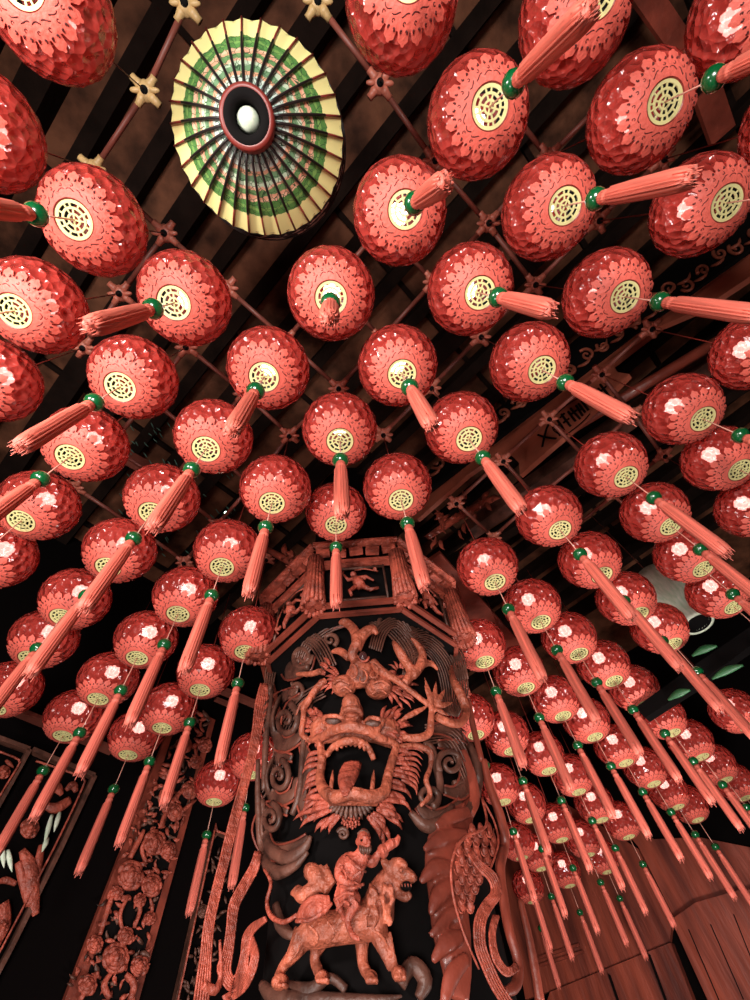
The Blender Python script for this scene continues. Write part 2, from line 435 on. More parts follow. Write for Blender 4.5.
# ------------------------------------------------------------------ big yellow lantern
def radial_paper():
    m = bpy.data.materials.new('painted_yellow_paper'); m.use_nodes = True
    nt = m.node_tree; b = nt.nodes['Principled BSDF']; b.inputs['Roughness'].default_value = .55
    tc = nt.nodes.new('ShaderNodeTexCoord'); ln = nt.nodes.new('ShaderNodeVectorMath'); ln.operation = 'LENGTH'
    sc = nt.nodes.new('ShaderNodeVectorMath'); sc.operation = 'MULTIPLY'; sc.inputs[1].default_value = (1, 1, 0)
    nt.links.new(tc.outputs['Object'], sc.inputs[0]); nt.links.new(sc.outputs[0], ln.inputs[0])
    n = nt.nodes.new('ShaderNodeTexNoise'); n.inputs['Scale'].default_value = 22; n.inputs['Detail'].default_value = 3
    nt.links.new(tc.outputs['Object'], n.inputs[0])
    md = nt.nodes.new('ShaderNodeMath'); md.operation = 'MULTIPLY_ADD'; md.inputs[1].default_value = .035; md.inputs[2].default_value = -.0175
    nt.links.new(n.outputs[0], md.inputs[0])
    ad = nt.nodes.new('ShaderNodeMath'); ad.operation = 'ADD'
    nt.links.new(ln.outputs['Value'], ad.inputs[0]); nt.links.new(md.outputs[0], ad.inputs[1])
    mu = nt.nodes.new('ShaderNodeMath'); mu.operation = 'MULTIPLY'; mu.inputs[1].default_value = 1 / (.150 * 1.26 * H)
    nt.links.new(ad.outputs[0], mu.inputs[0])
    r = nt.nodes.new('ShaderNodeValToRGB'); r.color_ramp.interpolation = 'CONSTANT'
    cols = [(0, (.45, .62, .55)), (.34, (.62, .70, .62)), (.40, (.75, .36, .22)), (.44, (.16, .30, .15)), (.50, (.55, .66, .48)), (.54, (.80, .42, .28)), (.57, (.14, .28, .10)), (.62, (.80, .38, .24)), (.645, (.85, .5, .33)), (.67, (.10, .26, .06)), (.72, (.22, .40, .10)), (.75, (.10, .26, .06)), (.80, (.90, .82, .34))]
    el = r.color_ramp.elements
    el[0].position = 0; el[0].color = (*cols[0][1], 1); el[1].position = .34; el[1].color = (*cols[1][1], 1)
    for p_, c_ in cols[2:]:
        e = el.new(p_); e.color = (*c_, 1)
    nt.links.new(mu.outputs[0], r.inputs[0])
    w = nt.nodes.new('ShaderNodeTexVoronoi'); w.feature = 'DISTANCE_TO_EDGE'; w.inputs['Scale'].default_value = 34
    nt.links.new(tc.outputs['Object'], w.inputs[0])
    gt = nt.nodes.new('ShaderNodeMath'); gt.operation = 'GREATER_THAN'; gt.inputs[1].default_value = .035
    nt.links.new(w.outputs['Distance'], gt.inputs[0])
    lt = nt.nodes.new('ShaderNodeMath'); lt.operation = 'GREATER_THAN'; lt.inputs[1].default_value = .80
    nt.links.new(mu.outputs[0], lt.inputs[0])
    mxx = nt.nodes.new('ShaderNodeMath'); mxx.operation = 'MAXIMUM'
    nt.links.new(gt.outputs[0], mxx.inputs[0]); nt.links.new(lt.outputs[0], mxx.inputs[1])
    mix = nt.nodes.new('ShaderNodeMix'); mix.data_type = 'RGBA'; mix.inputs['A'].default_value = (.03, .08, .03, 1)
    nt.links.new(mxx.outputs[0], mix.inputs['Factor']); nt.links.new(r.outputs[0], mix.inputs['B'])
    nt.links.new(mix.outputs['Result'], b.inputs['Base Color'])
    return m
M['radial'] = radial_paper()
def script_paper():
    m = bpy.data.materials.new('white_paper_black_strokes'); m.use_nodes = True
    nt = m.node_tree; b = nt.nodes['Principled BSDF']; b.inputs['Roughness'].default_value = .5
    tc = nt.nodes.new('ShaderNodeTexCoord')
    n = nt.nodes.new('ShaderNodeTexNoise'); n.inputs['Scale'].default_value = 9; n.inputs['Detail'].default_value = 3; n.inputs['Distortion'].default_value = 1.5
    nt.links.new(tc.outputs['Object'], n.inputs[0])
    r = nt.nodes.new('ShaderNodeValToRGB'); r.color_ramp.elements[0].position = .50; r.color_ramp.elements[1].position = .54
    r.color_ramp.elements[0].color = (.01, .01, .01, 1); r.color_ramp.elements[1].color = (.75, .72, .6, 1)
    nt.links.new(n.outputs[0], r.inputs[0]); nt.links.new(r.outputs[0], b.inputs['Base Color']); return m
M['script'] = script_paper()
T_R = 1.26
yc = at_z(259, 137, T_R); YR = .150 * T_R * H
yl = empty('yellow_lantern', yc); tag(yl, 'big yellow paper lantern with dark ribs and green painted rings', 'lantern')
DH = .12 * H; HR = .052 * H
NRB = 31
m = MB(); n = NRB * 4; vs = []; prof = []
for i in range(13):
    q = i / 12; r = HR * .8 + (YR - HR * .8) * q; z = -DH + DH * q ** 1.35
    for j in range(n):
        sc_ = 1 - .018 * (1 - abs(((j % 4) / 4) - .5) * 2) * q
        sag = -.006 * q * math.sin(PI * (j % 4) / 4)
        a = 2 * PI * j / n; vs.append((r * sc_ * math.cos(a), r * sc_ * math.sin(a), z - sag))
fs = [(i * n + j, i * n + (j + 1) % n, (i + 1) * n + (j + 1) % n, (i + 1) * n + j) for i in range(12) for j in range(n)]
m.add(vs, fs); m.v = [tuple(Vector(v_) + yc) for v_ in m.v]; 
def local(mb, name, mats, root, smooth=True):
    """build a mesh whose points are already in the thing's own space"""
    me_ = mb; o = me_.build(name, mats, None, smooth); o.parent = root; return o
m.v = [tuple(Vector(v_) - yc) for v_ in m.v]
local(m, 'paper_cone', 'radial', yl)
for j in range(NRB):
    a = 2 * PI * j / NRB; pin = []; 
    for i in range(9):
        q = i / 8; r = HR * .9 + (YR * 1.0 - HR * .9) * q; pin.append((r * math.cos(a), r * math.sin(a), -DH + DH * q ** 1.35 - .008))
    m = MB(); m.tube(pin[:7], .0062, 6, 0); m.tube(pin[6:], .0048, 6, 1)
    local(m, 'rib', ['ribd', 'rib'], yl)
m = MB(); m.lathe([(HR * .98, -DH + .02), (HR * 1.02, -DH - .07), (HR * .96, -DH - .085), (HR * .78, -DH - .085), (HR * .74, -DH - .07), (HR * .70, -DH + .02)], 40); local(m, 'hub_ring', 'rib', yl)
m = MB(); m.lathe([(HR * .86, -DH - .083), (HR * .80, -DH - .088), (HR * .52, -DH - .088), (HR * .44, -DH - .03), (HR * .44, -DH + .08), (0, -DH + .08)], 40); local(m, 'hub_mouth', 'dark', yl)
m = MB(); m.ell((0, 0, -DH - .035), (HR * .42, HR * .42, HR * .42), seg=20, rings=12); local(m, 'globe', 'palegreen', yl)
B1 = .10 * H
m = MB(); m.lathe([(YR * .97, -.004), (YR * .99, .03), (YR * 1.01, .10), (YR * 1.03, .17), (YR * 1.0, .26), (YR * .9, .36), (YR * .5, .42), (.0, .44)], 62); local(m, 'side_band', 'script', yl)
for zz, kk in ((.03, .995), (.10, 1.015), (.17, 1.035), (.26, 1.005)):
    m = MB(); m.tube([(YR * kk * math.cos(2 * PI * j / 62), YR * kk * math.sin(2 * PI * j / 62), zz) for j in range(63)], .004, 5); local(m, 'hoop', 'ribd', yl)
m = MB(); m.tube([(0, 0, .44), (0, 0, 2.25 * H + CAM.z - yc.z)], .008, 6); local(m, 'hanging_rod', 'pole', yl)

# ------------------------------------------------------------------ relief helpers on the pillar
def rel(mb, rows, off=.03, m=0, flat=1.0, seg=8, n=5, fn=None):
    fn = fn or cyl
    rows = [list(r) + [off] if len(r) == 3 else list(r) for r in rows]
    P = smooth_path(rows, n); pts = []; rad = []; ns = []
    for x, y, r, o in P:
        p = fn(x, y, o); pts.append(p); rad.append(max(r, .12) * mpp(p)); ns.append(nrm(p) if fn is cyl else PN[0])
    mb.tube(pts, rad, seg, m, flat, ns)
PN = [Vector((0, -1, 0))]
def blob(mb, x, y, rx, ry, off=.03, depth=None, m=0, ang=0, fn=None, seg=14, rings=10):
    fn = fn or cyl
    p = fn(x, y, off); k = mpp(p); nn = nrm(p) if fn is cyl else PN[0]
    ey = fn(x, y - 2, off) - fn(x, y + 2, off); ey = ey - nn * ey.dot(nn); sy = max(ey.length / 4, k); ey.normalize()
    ex = ey.cross(nn).normalized()
    c, s_ = math.cos(ang), math.sin(ang); ax, ay = ex * c + ey * s_, -ex * s_ + ey * c
    R_ = Matrix((ax, ay, nn)).transposed()
    mb.ell(p, (rx * k, ry * sy, (depth if depth else min(rx, ry) * k)), m, seg, rings, R_)
def spiral(mb, cx, cy, r, turns=1.6, a0=0, sg=1, w=3, off=.03, sy=1.3, m=0, tail=None, fn=None, flat=1.0, dip=0):
    rows = []
    if tail: rows += [list(t) for t in tail]
    N = int(turns * 9)
    for i in range(N + 1):
        q = i / N; rr = r * (1 - .86 * q); a = a0 + sg * 2 * PI * turns * q
        rows.append([cx + rr * math.cos(a), cy + rr * sy * math.sin(a), w * (1 - .45 * q), off + dip * q])
    rel(mb, [r_ if len(r_) == 4 else r_ + [off] for r_ in rows], off, m, flat, 8, 3, fn)
def feather(mb, x0, y0, x1, y1, w, o0=.03, o1=.05, m=0, bend=0, flat=.6, fn=None):
    dx, dy = x1 - x0, y1 - y0; nx, ny = -dy * bend, dx * bend
    rows = [[x0, y0, w * .6, o0], [x0 + dx * .35 + nx * .8, y0 + dy * .35 + ny * .8, w, (o0 + o1) / 2 + .01], [x0 + dx * .7 + nx, y0 + dy * .7 + ny, w * .75, (o0 + o1) / 2 + .01], [x1, y1, .25, o1]]
    rel(mb, rows, 0, m, flat, 6, 3, fn)
def strands(mb, rows, width, k, r=1.0, m=0, fn=None, lift=.0):
    P = [list(q) for q in rows]
    for i in range(k):
        f = (i / (k - 1) - .5) * width if k > 1 else 0; out = []
        for j, q in enumerate(P):
            a, b = P[max(j - 1, 0)], P[min(j + 1, len(P) - 1)]; dx, dy = b[0] - a[0], b[1] - a[1]; L = math.hypot(dx, dy) or 1
            sc_ = q[2] if len(q) > 2 else 1
            out.append([q[0] - dy / L * f * sc_, q[1] + dx / L * f * sc_, r, (q[3] if len(q) > 3 else .03) - lift * abs(f) / width])
        rel(mb, out, .03, m, 1, 6, 4, fn)

# ------------------------------------------------------------------ carved dragon pillar
pil = empty('dragon_pillar', (PC.x, PC.y, 0))
tag(pil, 'tall coral carved wooden pillar with dragon head, scrolls and lion rider', 'pillar')
m = MB(); m.lathe([(PR * .97, 0), (PR * .97, CAM.z + 1.05 * H), (PR * .8, CAM.z + 1.1 * H), (PR * .8, ZC)], 48, c=(PC.x, PC.y, 0)); m.build('column_core', 'black', pil)  # black core stands in for shade in the recesses of the carving

# pavilion-shaped capital, eight sided
cap_ang = math.atan2(PC.x, PC.y)
def oct_pt(rad, k_, z):
    a = -PI / 2 - cap_ang + PI / 8 + k_ * PI / 4 + .0
    return Vector((PC.x + rad * math.cos(a), PC.y + rad * math.sin(a), z))
zb0, zb1 = CAM.z + .99 * H, CAM.z + 1.20 * H
OR = .35 * H
m = MB()
for z0_, z1_, r_ in ((zb0 - .045, zb0 - .02, OR * .95), (zb0 - .01, zb0 + .02, OR * 1.02), (zb0 + .03, zb0 + .045, OR * .98)):
    for k_ in range(8):
        a, b = oct_pt(r_, k_, (z0_ + z1_) / 2), oct_pt(r_, k_ + 1, (z0_ + z1_) / 2); m.bar(a, b, .03, z1_ - z0_)
m.build('capital_sill', 'redbrown', pil, smooth=False)
m = MB(); m.prism([oct_pt(OR * .95, k_, zb0 - .03) for k_ in range(8)], (0, 0, .05)); m.build('capital_underside', 'black', pil, smooth=False)
m = MB(); m.prism([oct_pt(OR * .90, k_, zb0) for k_ in range(8)], (0, 0, zb1 - zb0)); m.build('capital_drum', 'black', pil, smooth=False)
m = MB()
for k_ in range(8):
    a, b = oct_pt(OR * 1.0, k_, zb1), oct_pt(OR * 1.0, k_ + 1, zb1)
    m.bar(a, b, .05, .05)
    a, b = oct_pt(OR * 1.08, k_, zb1 + .07), oct_pt(OR * 1.08, k_ + 1, zb1 + .07)
    for i in range(5):
        p, q = a.lerp(b, i / 5 + .02), a.lerp(b, (i + 1) / 5 - .02)
        m.bar(p, q + Vector((0, 0, .012 * (-1) ** i)), .05, .045)
    a, b = oct_pt(OR * 1.12, k_, zb1 + .14), oct_pt(OR * 1.12, k_ + 1, zb1 + .14)
    m.bar(a, b, .06, .02)
m.build('capital_rail', 'coral', pil, smooth=False)
for k_ in range(8):                               # panel frames and fringe bundles at the corners
    a, b = oct_pt(OR * .985, k_, 0), oct_pt(OR * .985, k_ + 1, 0); mid = (a + b) / 2
    if mid.y > PC.y + .3: continue
    a2, b2 = a.lerp(b, .16), a.lerp(b, .84); m = MB()
    for z_ in (zb0 + .07, zb1 - .05): m.bar(a2 + Vector((0, 0, z_)), b2 + Vector((0, 0, z_)), .02, .014)
    for e_ in (a2, b2): m.bar(e_ + Vector((0, 0, zb0 + .06)), e_ + Vector((0, 0, zb1 - .04)), .02, .014, upv=(1, 0, 0))
    # little carved figure with branches inside the frame
    out = Vector((mid.x - PC.x, mid.y - PC.y, 0)).normalized(); sd = out.cross(Vector((0, 0, 1)))
    c = mid + Vector((0, 0, (zb0 + zb1) / 2)) + out * .02
    L = lambda s_, z_: c + sd * s_ + Vector((0, 0, z_))
    m.tube([L(-.02, -.05), L(.0, 0), L(.02, .05)], [.035, .04, .02], 8, 1); m.ell(L(.03, .085), .024, 1)
    m.tube([L(.01, .04), L(.07, .03), L(.10, .09)], [.016, .013, .008], 6, 1); m.tube([L(0, .04), L(-.06, .05), L(-.11, .0)], [.016, .013, .008], 6, 1)
    m.tube([L(-.02, -.04), L(-.08, -.09), L(-.14, -.08)], [.02, .016, .01], 6, 1); m.tube([L(.01, -.04), L(.06, -.09), L(.05, -.14)], [.02, .016, .01], 6, 1)
    m.tube([L(.10, .12), L(.15, .02), L(.16, -.08), L(.12, -.14)], .006, 5, 1); m.tube([L(-.15, .1), L(-.05, .14), L(.02, .13)], .006, 5, 1)
    for i in range(6): m.ell(L(random.uniform(-.15, .16), random.uniform(-.13, .13)), random.uniform(.008, .018), 1, 8, 6)
    m.build('capital_panel', ['brown', 'coral'], pil)
for k_ in range(8):
    c = oct_pt(OR * 1.05, k_, 0)
    if c.y > PC.y + .5: continue
    m = MB()
    for i in range(16):
        a = 2 * PI * i / 16; r0, r1 = .050, .072 + random.uniform(-.004, .006)
        p0 = c + Vector((r0 * math.cos(a), r0 * math.sin(a), zb1 + .03)); p1 = c + Vector((r1 * math.cos(a), r1 * math.sin(a), zb0 - .02 + random.uniform(-.015, .015)))
        m.tube([p0, p0.lerp(p1, .5) - (p0 - c - Vector((0, 0, zb1 + .03))) * .12, p1], [.012, .013, .014], 5)
    m.tube([c + Vector((0, 0, zb1 + .03)), c + Vector((0, 0, zb0 - .0))], [.045, .062], 10)
    m.build('fringe_bundle', 'coral', pil)

# cloud scrolls
m = MB()
for a in [(303, 657, 11, 1.5, 1.0, 1, 3.2, .04, 1.1), (286, 720, 13, 1.5, -1.2, 1, 3.4, .05, 1.35), (279, 776, 11, 1.5, -1.3, 1, 3.2, .06, 1.5), (271, 818, 10, 1.6, -1.4, 1, 3.2, .06, 1.5),
          (306, 728, 6, 1.4, 0, -1, 2.4, .05, 1.4), (318, 772, 7, 1.5, .5, 1, 2.4, .03, 1.4), (450, 763, 13, 1.6, 2.5, 1, 3.4, .06, 1.1), (428, 797, 12, 1.5, 1.2, -1, 3.5, .05, .9),
          (386, 622, 8, 1.4, 2, 1, 2.4, .06, .9), (330, 640, 8, 1.3, 1, -1, 2.6, .05, .9), (296, 690, 9, 1.3, 2.4, -1, 2.6, .03, 1.2), (343, 834, 6, 1.6, 3.4, 1, 2.2, .06, 1), (460, 792, 9, 1.4, 4, 1, 3, .03, 1.2)]:
    spiral(m, *a)
for rows in [[(262, 800, 3), (268, 842, 5), (285, 858, 6), (303, 850, 5), (311, 836, 2)], [(258, 760, 2), (258, 800, 3), (262, 850, 4), (275, 872, 6), (295, 866, 4), (308, 852, 2)],
             [(272, 690, 2), (266, 740, 3), (264, 790, 3)], [(312, 700, 2), (304, 740, 3), (300, 790, 3.4), (292, 815, 3)], [(322, 655, 2), (312, 640, 3.5), (296, 640, 3), (284, 662, 2)],
             [(276, 905, 4), (281, 925, 6), (292, 935, 4), (300, 930, 2)],
             [(400, 634, 3), (420, 628, 5), (440, 650, 5), (452, 672, 3)], [(470, 745, 3), (478, 770, 5), (474, 800, 5), (462, 818, 3)], [(410, 812, 3), (425, 826, 6), (442, 822, 6), (452, 806, 3)],
             [(424, 745, 3), (432, 750, 4), (440, 785, 4), (436, 802, 3)], [(346, 990, 4), (330, 978, 4), (310, 990, 6), (290, 984, 3)], [(400, 985, 6), (412, 965, 7), (425, 980, 8), (418, 998, 4)], [(262, 985, 4), (275, 997, 7), (300, 998, 6), (340, 1001, 6), (380, 1000, 4), (402, 996, 1)]]:
    rel(m, rows, .04)
def band(rows, w, off=.03):
    rel(m, [(x, y, w * k_, o_ if o_ else off) for x, y, k_, o_ in rows], flat=.3, seg=10)
    for sgn in (-1, 1):
        out = []
        for j, (x, y, k_, o_) in enumerate(rows):
            a_, b_ = rows[max(j - 1, 0)], rows[min(j + 1, len(rows) - 1)]; dx, dy = b_[0] - a_[0], b_[1] - a_[1]; L_ = math.hypot(dx, dy)
            out.append((x - dy / L_ * w * k_ * sgn, y + dx / L_ * w * k_ * sgn, 1.1, (o_ if o_ else off) + .01))
        rel(m, out, m=1)
for rows in ([(300, 640, .5, 0), (286, 655, 1, 0), (290, 672, 1.2, 0), (305, 668, .8, 0), (312, 655, .5, 0)], [(298, 690, .5, 0), (280, 700, 1, 0), (272, 725, 1.2, 0), (282, 745, 1.1, 0), (300, 735, .8, 0), (302, 715, .6, 0)],
             [(292, 758, .5, 0), (276, 758, 1, 0), (266, 780, 1.2, 0), (274, 800, 1.1, 0), (292, 794, .8, 0), (296, 778, .5, 0)], [(288, 812, .5, 0), (270, 808, 1, 0), (261, 830, 1.2, 0), (272, 852, 1.2, 0), (296, 848, 1, 0), (308, 836, .4, 0)],
             [(310, 630, .5, 0), (330, 622, 1, 0), (350, 618, .9, 0)], [(380, 616, .7, 0), (404, 622, 1, 0), (425, 636, 1.1, 0), (442, 655, .8, 0)], [(438, 744, .5, 0), (460, 748, 1, 0), (470, 770, 1.3, 0), (460, 792, 1.1, 0), (444, 790, .6, 0)],
             [(418, 805, .6, 0), (432, 818, 1.2, 0), (452, 812, 1, 0), (462, 800, .5, 0)], [(303, 745, .5, 0), (308, 768, .9, 0), (302, 795, .9, 0), (305, 820, .4, 0)], [(428, 730, .5, 0), (446, 728, 1, 0), (462, 738, .9, 0)]):
    band(rows, 7.5)
m.build('cloud_scrolls', ['brown', 'redbrown'], pil)
m = MB()      # hair combed in grooves on both sides of the head
strands(m, [(400, 655, 1, .04), (425, 640, 1, .08), (447, 660, 1, .10), (455, 690, 1, .06), (450, 715, .6, .04)], 26, 12, .85)
strands(m, [(330, 668, 1, .06), (318, 645, 1, .06), (300, 634, 1, .04), (285, 640, .5, .02)], 14, 6, 1.0)
strands(m, [(375, 650, 1, .06), (382, 630, 1, .08), (398, 622, 1, .08), (412, 640, .6, .05)], 12, 6, 1.0)
strands(m, [(322, 690, 1, .03), (300, 705, 1, .03), (283, 740, 1, .03), (276, 775, .6, .03)], 14, 6, .9)
strands(m, [(425, 735, 1, .02), (450, 735, 1, .04), (466, 760, 1, .05), (474, 790, .6, .03)], 20, 8, .9)
strands(m, [(345, 622, .7, .03), (325, 628, 1, .05), (306, 645, 1, .05), (298, 668, .7, .03)], 12, 6, 1.0)
strands(m, [(372, 618, .7, .03), (395, 630, 1, .06), (412, 655, 1, .06), (408, 676, .7, .03)], 16, 7, 1.0)
strands(m, [(432, 640, .7, .03), (455, 652, 1, .05), (462, 680, 1, .05)], 12, 6, .9)
strands(m, [(284, 640, .7, .02), (272, 665, 1, .04), (268, 695, .7, .03)], 10, 5, 1.0)
m.build('groove_hair', 'brown', pil)

# dragon head
m = MB()
# muzzle, nose, brows, forehead
blob(m, 352, 714, 12, 12, .15, .08); rel(m, [(353, 724, 8, .16), (352, 714, 10, .20)], seg=14); blob(m, 351, 705, 9.5, 9, .23, .06); rel(m, [(341, 715, 2.4, .24), (346, 709, 3, .28), (357, 709, 3, .28), (362, 715, 2.4, .24)])
blob(m, 344, 686, 13, 8.5, .13, .065, ang=-.2); blob(m, 379, 688, 14, 9, .13, .065, ang=.2); blob(m, 361, 676, 16, 11, .13, .06); rel(m, [(333, 684, 1.5, .19), (340, 680, 1.6, .21), (350, 684, 1.4, .21)]); rel(m, [(372, 684, 1.4, .21), (382, 681, 1.6, .21), (390, 686, 1.5, .18)]); rel(m, [(338, 691, 1.4, .20), (345, 687, 1.6, .215), (352, 692, 1.3, .2)]); rel(m, [(372, 694, 1.4, .20), (380, 690, 1.6, .215), (387, 694, 1.3, .19)]); blob(m, 361, 668, 12, 9, .17, .05)
for x, y, a_ in ((352, 671, .5), (362, 676, 0), (373, 671, -.5)):       # ogee ornament on the brow
    spiral(m, x, y + 2, 6.5, .95, -PI / 2, 1, 1.6, .25, 1.4)
rel(m, [(357, 662, 6, .15), (352, 654, 5, .19), (357, 642, 6, .21), (354, 630, 5, .21), (345, 622, 4.5, .21), (339, 624, 2, .21)])
rel(m, [(357, 650, 5, .19), (362, 636, 6, .21), (372, 629, 4.5, .21), (377, 634, 2.2, .21)])
rel(m, [(332, 652, 2, .10), (340, 651, 4, .12), (349, 658, 4, .13)])
# cheeks
blob(m, 322, 728, 13, 13, .08, .05); blob(m, 386, 730, 15, 13, .08, .05)
for x, y, sgn in ((333, 722, -1), (373, 724, 1)):                      # almond eyelids
    rel(m, [(x - 12, y + (2 if sgn > 0 else -4), 1.2, .14), (x - 4, y - 6, 2.2, .19), (x + 6, y - 5, 2.2, .19), (x + 13, y + (-5 if sgn > 0 else 3), 1.2, .15)])
    rel(m, [(x - 12, y + (2 if sgn > 0 else -4), 1.2, .14), (x - 5, y + 4, 2.4, .18), (x + 5, y + 5, 2.4, .18), (x + 13, y + (-5 if sgn > 0 else 3), 1.2, .15)])
# upper lip arch and teeth ridge
rel(m, [(308, 741, 2.5, .07), (322, 737, 4.5, .13), (338, 729, 5, .19), (352, 727, 5.5, .21), (368, 731, 5, .19), (382, 739, 4.5, .14), (398, 744, 2.5, .09)], m=0)
rel(m, [(327, 756, 3, .08), (334, 746, 3.5, .12), (350, 741, 4, .15), (366, 745, 3.5, .12), (374, 760, 3, .08)])
# lower jaw
rel(m, [(320, 744, 4, .09), (322, 760, 4.5, .10), (320, 778, 5, .11), (324, 790, 6, .14), (335, 797, 6.5, .18), (352, 793, 6, .20), (370, 797, 6.5, .18), (384, 792, 6, .15), (388, 776, 5, .12), (393, 758, 4.5, .10), (397, 746, 3.5, .09)])
rel(m, [(330, 802, 4, .12), (350, 800, 5, .16), (378, 802, 4, .13)])
# side swirl on the right cheek
rel(m, [(398, 748, 3, .08), (415, 746, 3.5, .08), (430, 752, 3.5, .08), (430, 768, 2.5, .06), (426, 780, 3, .06), (430, 795, 3, .06), (420, 806, 2, .05)])
rel(m, [(318, 742, 3, .06), (330, 738, 5, .08), (350, 733, 6, .10), (374, 738, 5, .08), (392, 746, 3, .06)]); dhead = m.build('dragon_head', 'coral2', pil, remesh=.006)
m = MB()     # tufts of pointed fur
def tuft(cx, cy, r0, r1, a0, a1, n_, w, o0=.05, o1=.06, jit=.1, bend=.12, sy=1.0):
    for i in range(n_):
        a = a0 + (a1 - a0) * i / max(1, n_ - 1) + random.uniform(-jit, jit); rr = r1 * random.uniform(.85, 1.1)
        feather(m, cx + r0 * math.cos(a), cy + r0 * sy * math.sin(a), cx + rr * math.cos(a), cy + rr * sy * math.sin(a), w, o0, o1, bend=bend)
tuft(328, 724, 8, 19, 2.0, 4.1, 9, 2.2, .12, .09); tuft(325, 726, 14, 26, 1.8, 4.2, 11, 2.2, .08, .06)
tuft(378, 727, 10, 22, -1.1, 1.1, 9, 2.3, .12, .09, bend=-.12); tuft(382, 729, 16, 30, -1.0, .9, 11, 2.3, .08, .06, bend=-.12)
tuft(345, 680, 9, 22, 2.3, 3.8, 8, 2.0, .12, .08); tuft(340, 676, 15, 26, 2.5, 4.0, 8, 1.8, .08, .06)
tuft(384, 684, 9, 24, -.4, 1.1, 8, 2.2, .12, .08, bend=-.1); tuft(388, 686, 16, 30, -.2, 1.0, 8, 2.0, .09, .06, bend=-.1)
tuft(400, 672, 4, 14, 2.2, 5.2, 7, 1.7, .1, .1)
for i in range(9):    # jaw side spikes, left and right
    y = 752 + i * 6; feather(m, 320, y, 306 - (i % 3) * 2, y + 8 + i * 1.2, 2.6, .09, .06, bend=.18)
    feather(m, 392 - i * .8, y - 2, 412 - (i % 2) * 5, y + 6 + i * 1.0, 2.8, .10, .06, bend=-.18)
for i in range(8):
    feather(m, 398 + i * .5, 752 + i * 4, 424 - i, 754 + i * 6, 2.2, .09, .06, bend=-.2)
tuft(352, 796, 24, 46, 2.0, 3.0, 8, 3.2, .12, .07, sy=.95); tuft(356, 794, 26, 50, .15, 1.15, 9, 3.4, .12, .07, bend=-.12, sy=.95)
tuft(352, 798, 32, 60, 2.2, 2.75, 5, 3.0, .08, .05, sy=.8); tuft(362, 796, 30, 62, .75, 1.2, 4, 3.2, .08, .05, bend=-.1, sy=.8)
m.build('fur_tufts', 'coral', dhead)
m = MB()
for i in range(11):
    a = .35 + 2.45 * i / 10; feather(m, 351 + 16 * math.cos(a), 803 + 3 * math.sin(a), 351 + 25 * math.cos(a), 803 + 19 * math.sin(a), 2.4, .13, .09)
m.build('chin_beard', 'brown', dhead)
m = MB(); rel(m, [(352, 764, 10, .12), (349, 773, 11, .17), (347, 783, 9, .21), (345, 796, 2.5, .24)], flat=.35); m.build('tongue', 'coral', dhead)
m = MB()
for i in range(7): blob(m, 337 + i * 4.6, 748 - 4.5 * math.sin(PI * i / 6), 2.0, 2.8, .125, .012)
for i, x in enumerate((331, 372)): rel(m, [(x, 790, 2.4, .15), (x + 1, 780, 2.2, .14), (x + 2, 770, .5, .13)])
m.build('teeth', 'coral2', dhead)
m = MB()
for x, y in ((333, 722), (373, 724)): blob(m, x, y, 9, 5, .15, .025)
m.build('eyes', 'brown', dhead)
m = MB(); blob(m, 363, 657, 4.2, 4.2, .235, .03, 0); spiral(m, 363, 657, 5.8, 1.0, 0, 1, 1.3, .235, 1.0, m=1); m.build('brow_jewel', ['gem', 'coral'], dhead)
# whiskers, antlers, claws
m = MB()
rel(m, [(372, 662, 5, .18), (382, 672, 5, .18), (396, 680, 3.6, .18), (412, 692, 2.8, .17), (425, 702, 3, .16), (432, 706, 3, .15)])
rel(m, [(432, 706, 3.2, .15), (431, 720, 3.6, .14), (429, 733, 4, .13), (418, 738, 4, .13), (402, 737, 3.4, .12)])
rel(m, [(428, 706, 1, .16), (416, 712, 3.2, .15), (405, 718, 2.6, .14), (400, 722, .8, .13)], flat=.6)
for x1, y1 in ((446, 688), (424, 684), (436, 680), (454, 702), (450, 716), (424, 676)): feather(m, 434, 708, x1, y1, 3.2, .15, .18)
rel(m, [(404, 684, 4.5, .12), (411, 672, 5, .14), (403, 658, 5, .16), (397, 648, 4, .17), (393, 641, 1.8, .17)])
rel(m, [(412, 676, 5, .14), (421, 664, 5, .16), (422, 652, 4, .17), (416, 643, 2.8, .17), (411, 638, 1.2, .17)])
rel(m, [(420, 666, 3.5, .15), (430, 663, 3.2, .15), (438, 670, 1.3, .15)])
rel(m, [(450, 664, 2, .08), (453, 680, 4, .10), (461, 696, 5, .12), (466, 712, 4.4, .12), (460, 723, 4.2, .12), (448, 722, 4.4, .12), (436, 716, 4, .12)])
rel(m, [(326, 680, 3, .08), (317, 688, 3.8, .09), (307, 703, 3.6, .10), (302, 711, 3, .10)]); rel(m, [(304, 708, 3, .10), (303, 722, 3, .10), (302, 735, 3, .09), (312, 740, 2, .08)])
rel(m, [(297, 674, 2, .08), (310, 674, 3, .08), (322, 671, 3, .09)]); rel(m, [(308, 700, 2.5, .10), (300, 706, 2, .1), (296, 716, .9, .1)])
m.build('antlers_and_claws', 'coral2', pil, remesh=.006)

# pine cone ornament
m = MB()
for i in range(34):
    a = i * 2.4; r = 1.4 * math.sqrt(i); blob(m, 351 + r * 1.2 * math.cos(a), 821 + r * .9 * math.sin(a), 1.5, 1.5, .12 - .0016 * i, None, seg=6, rings=5)
m.build('berry_cluster', 'coral', pil)

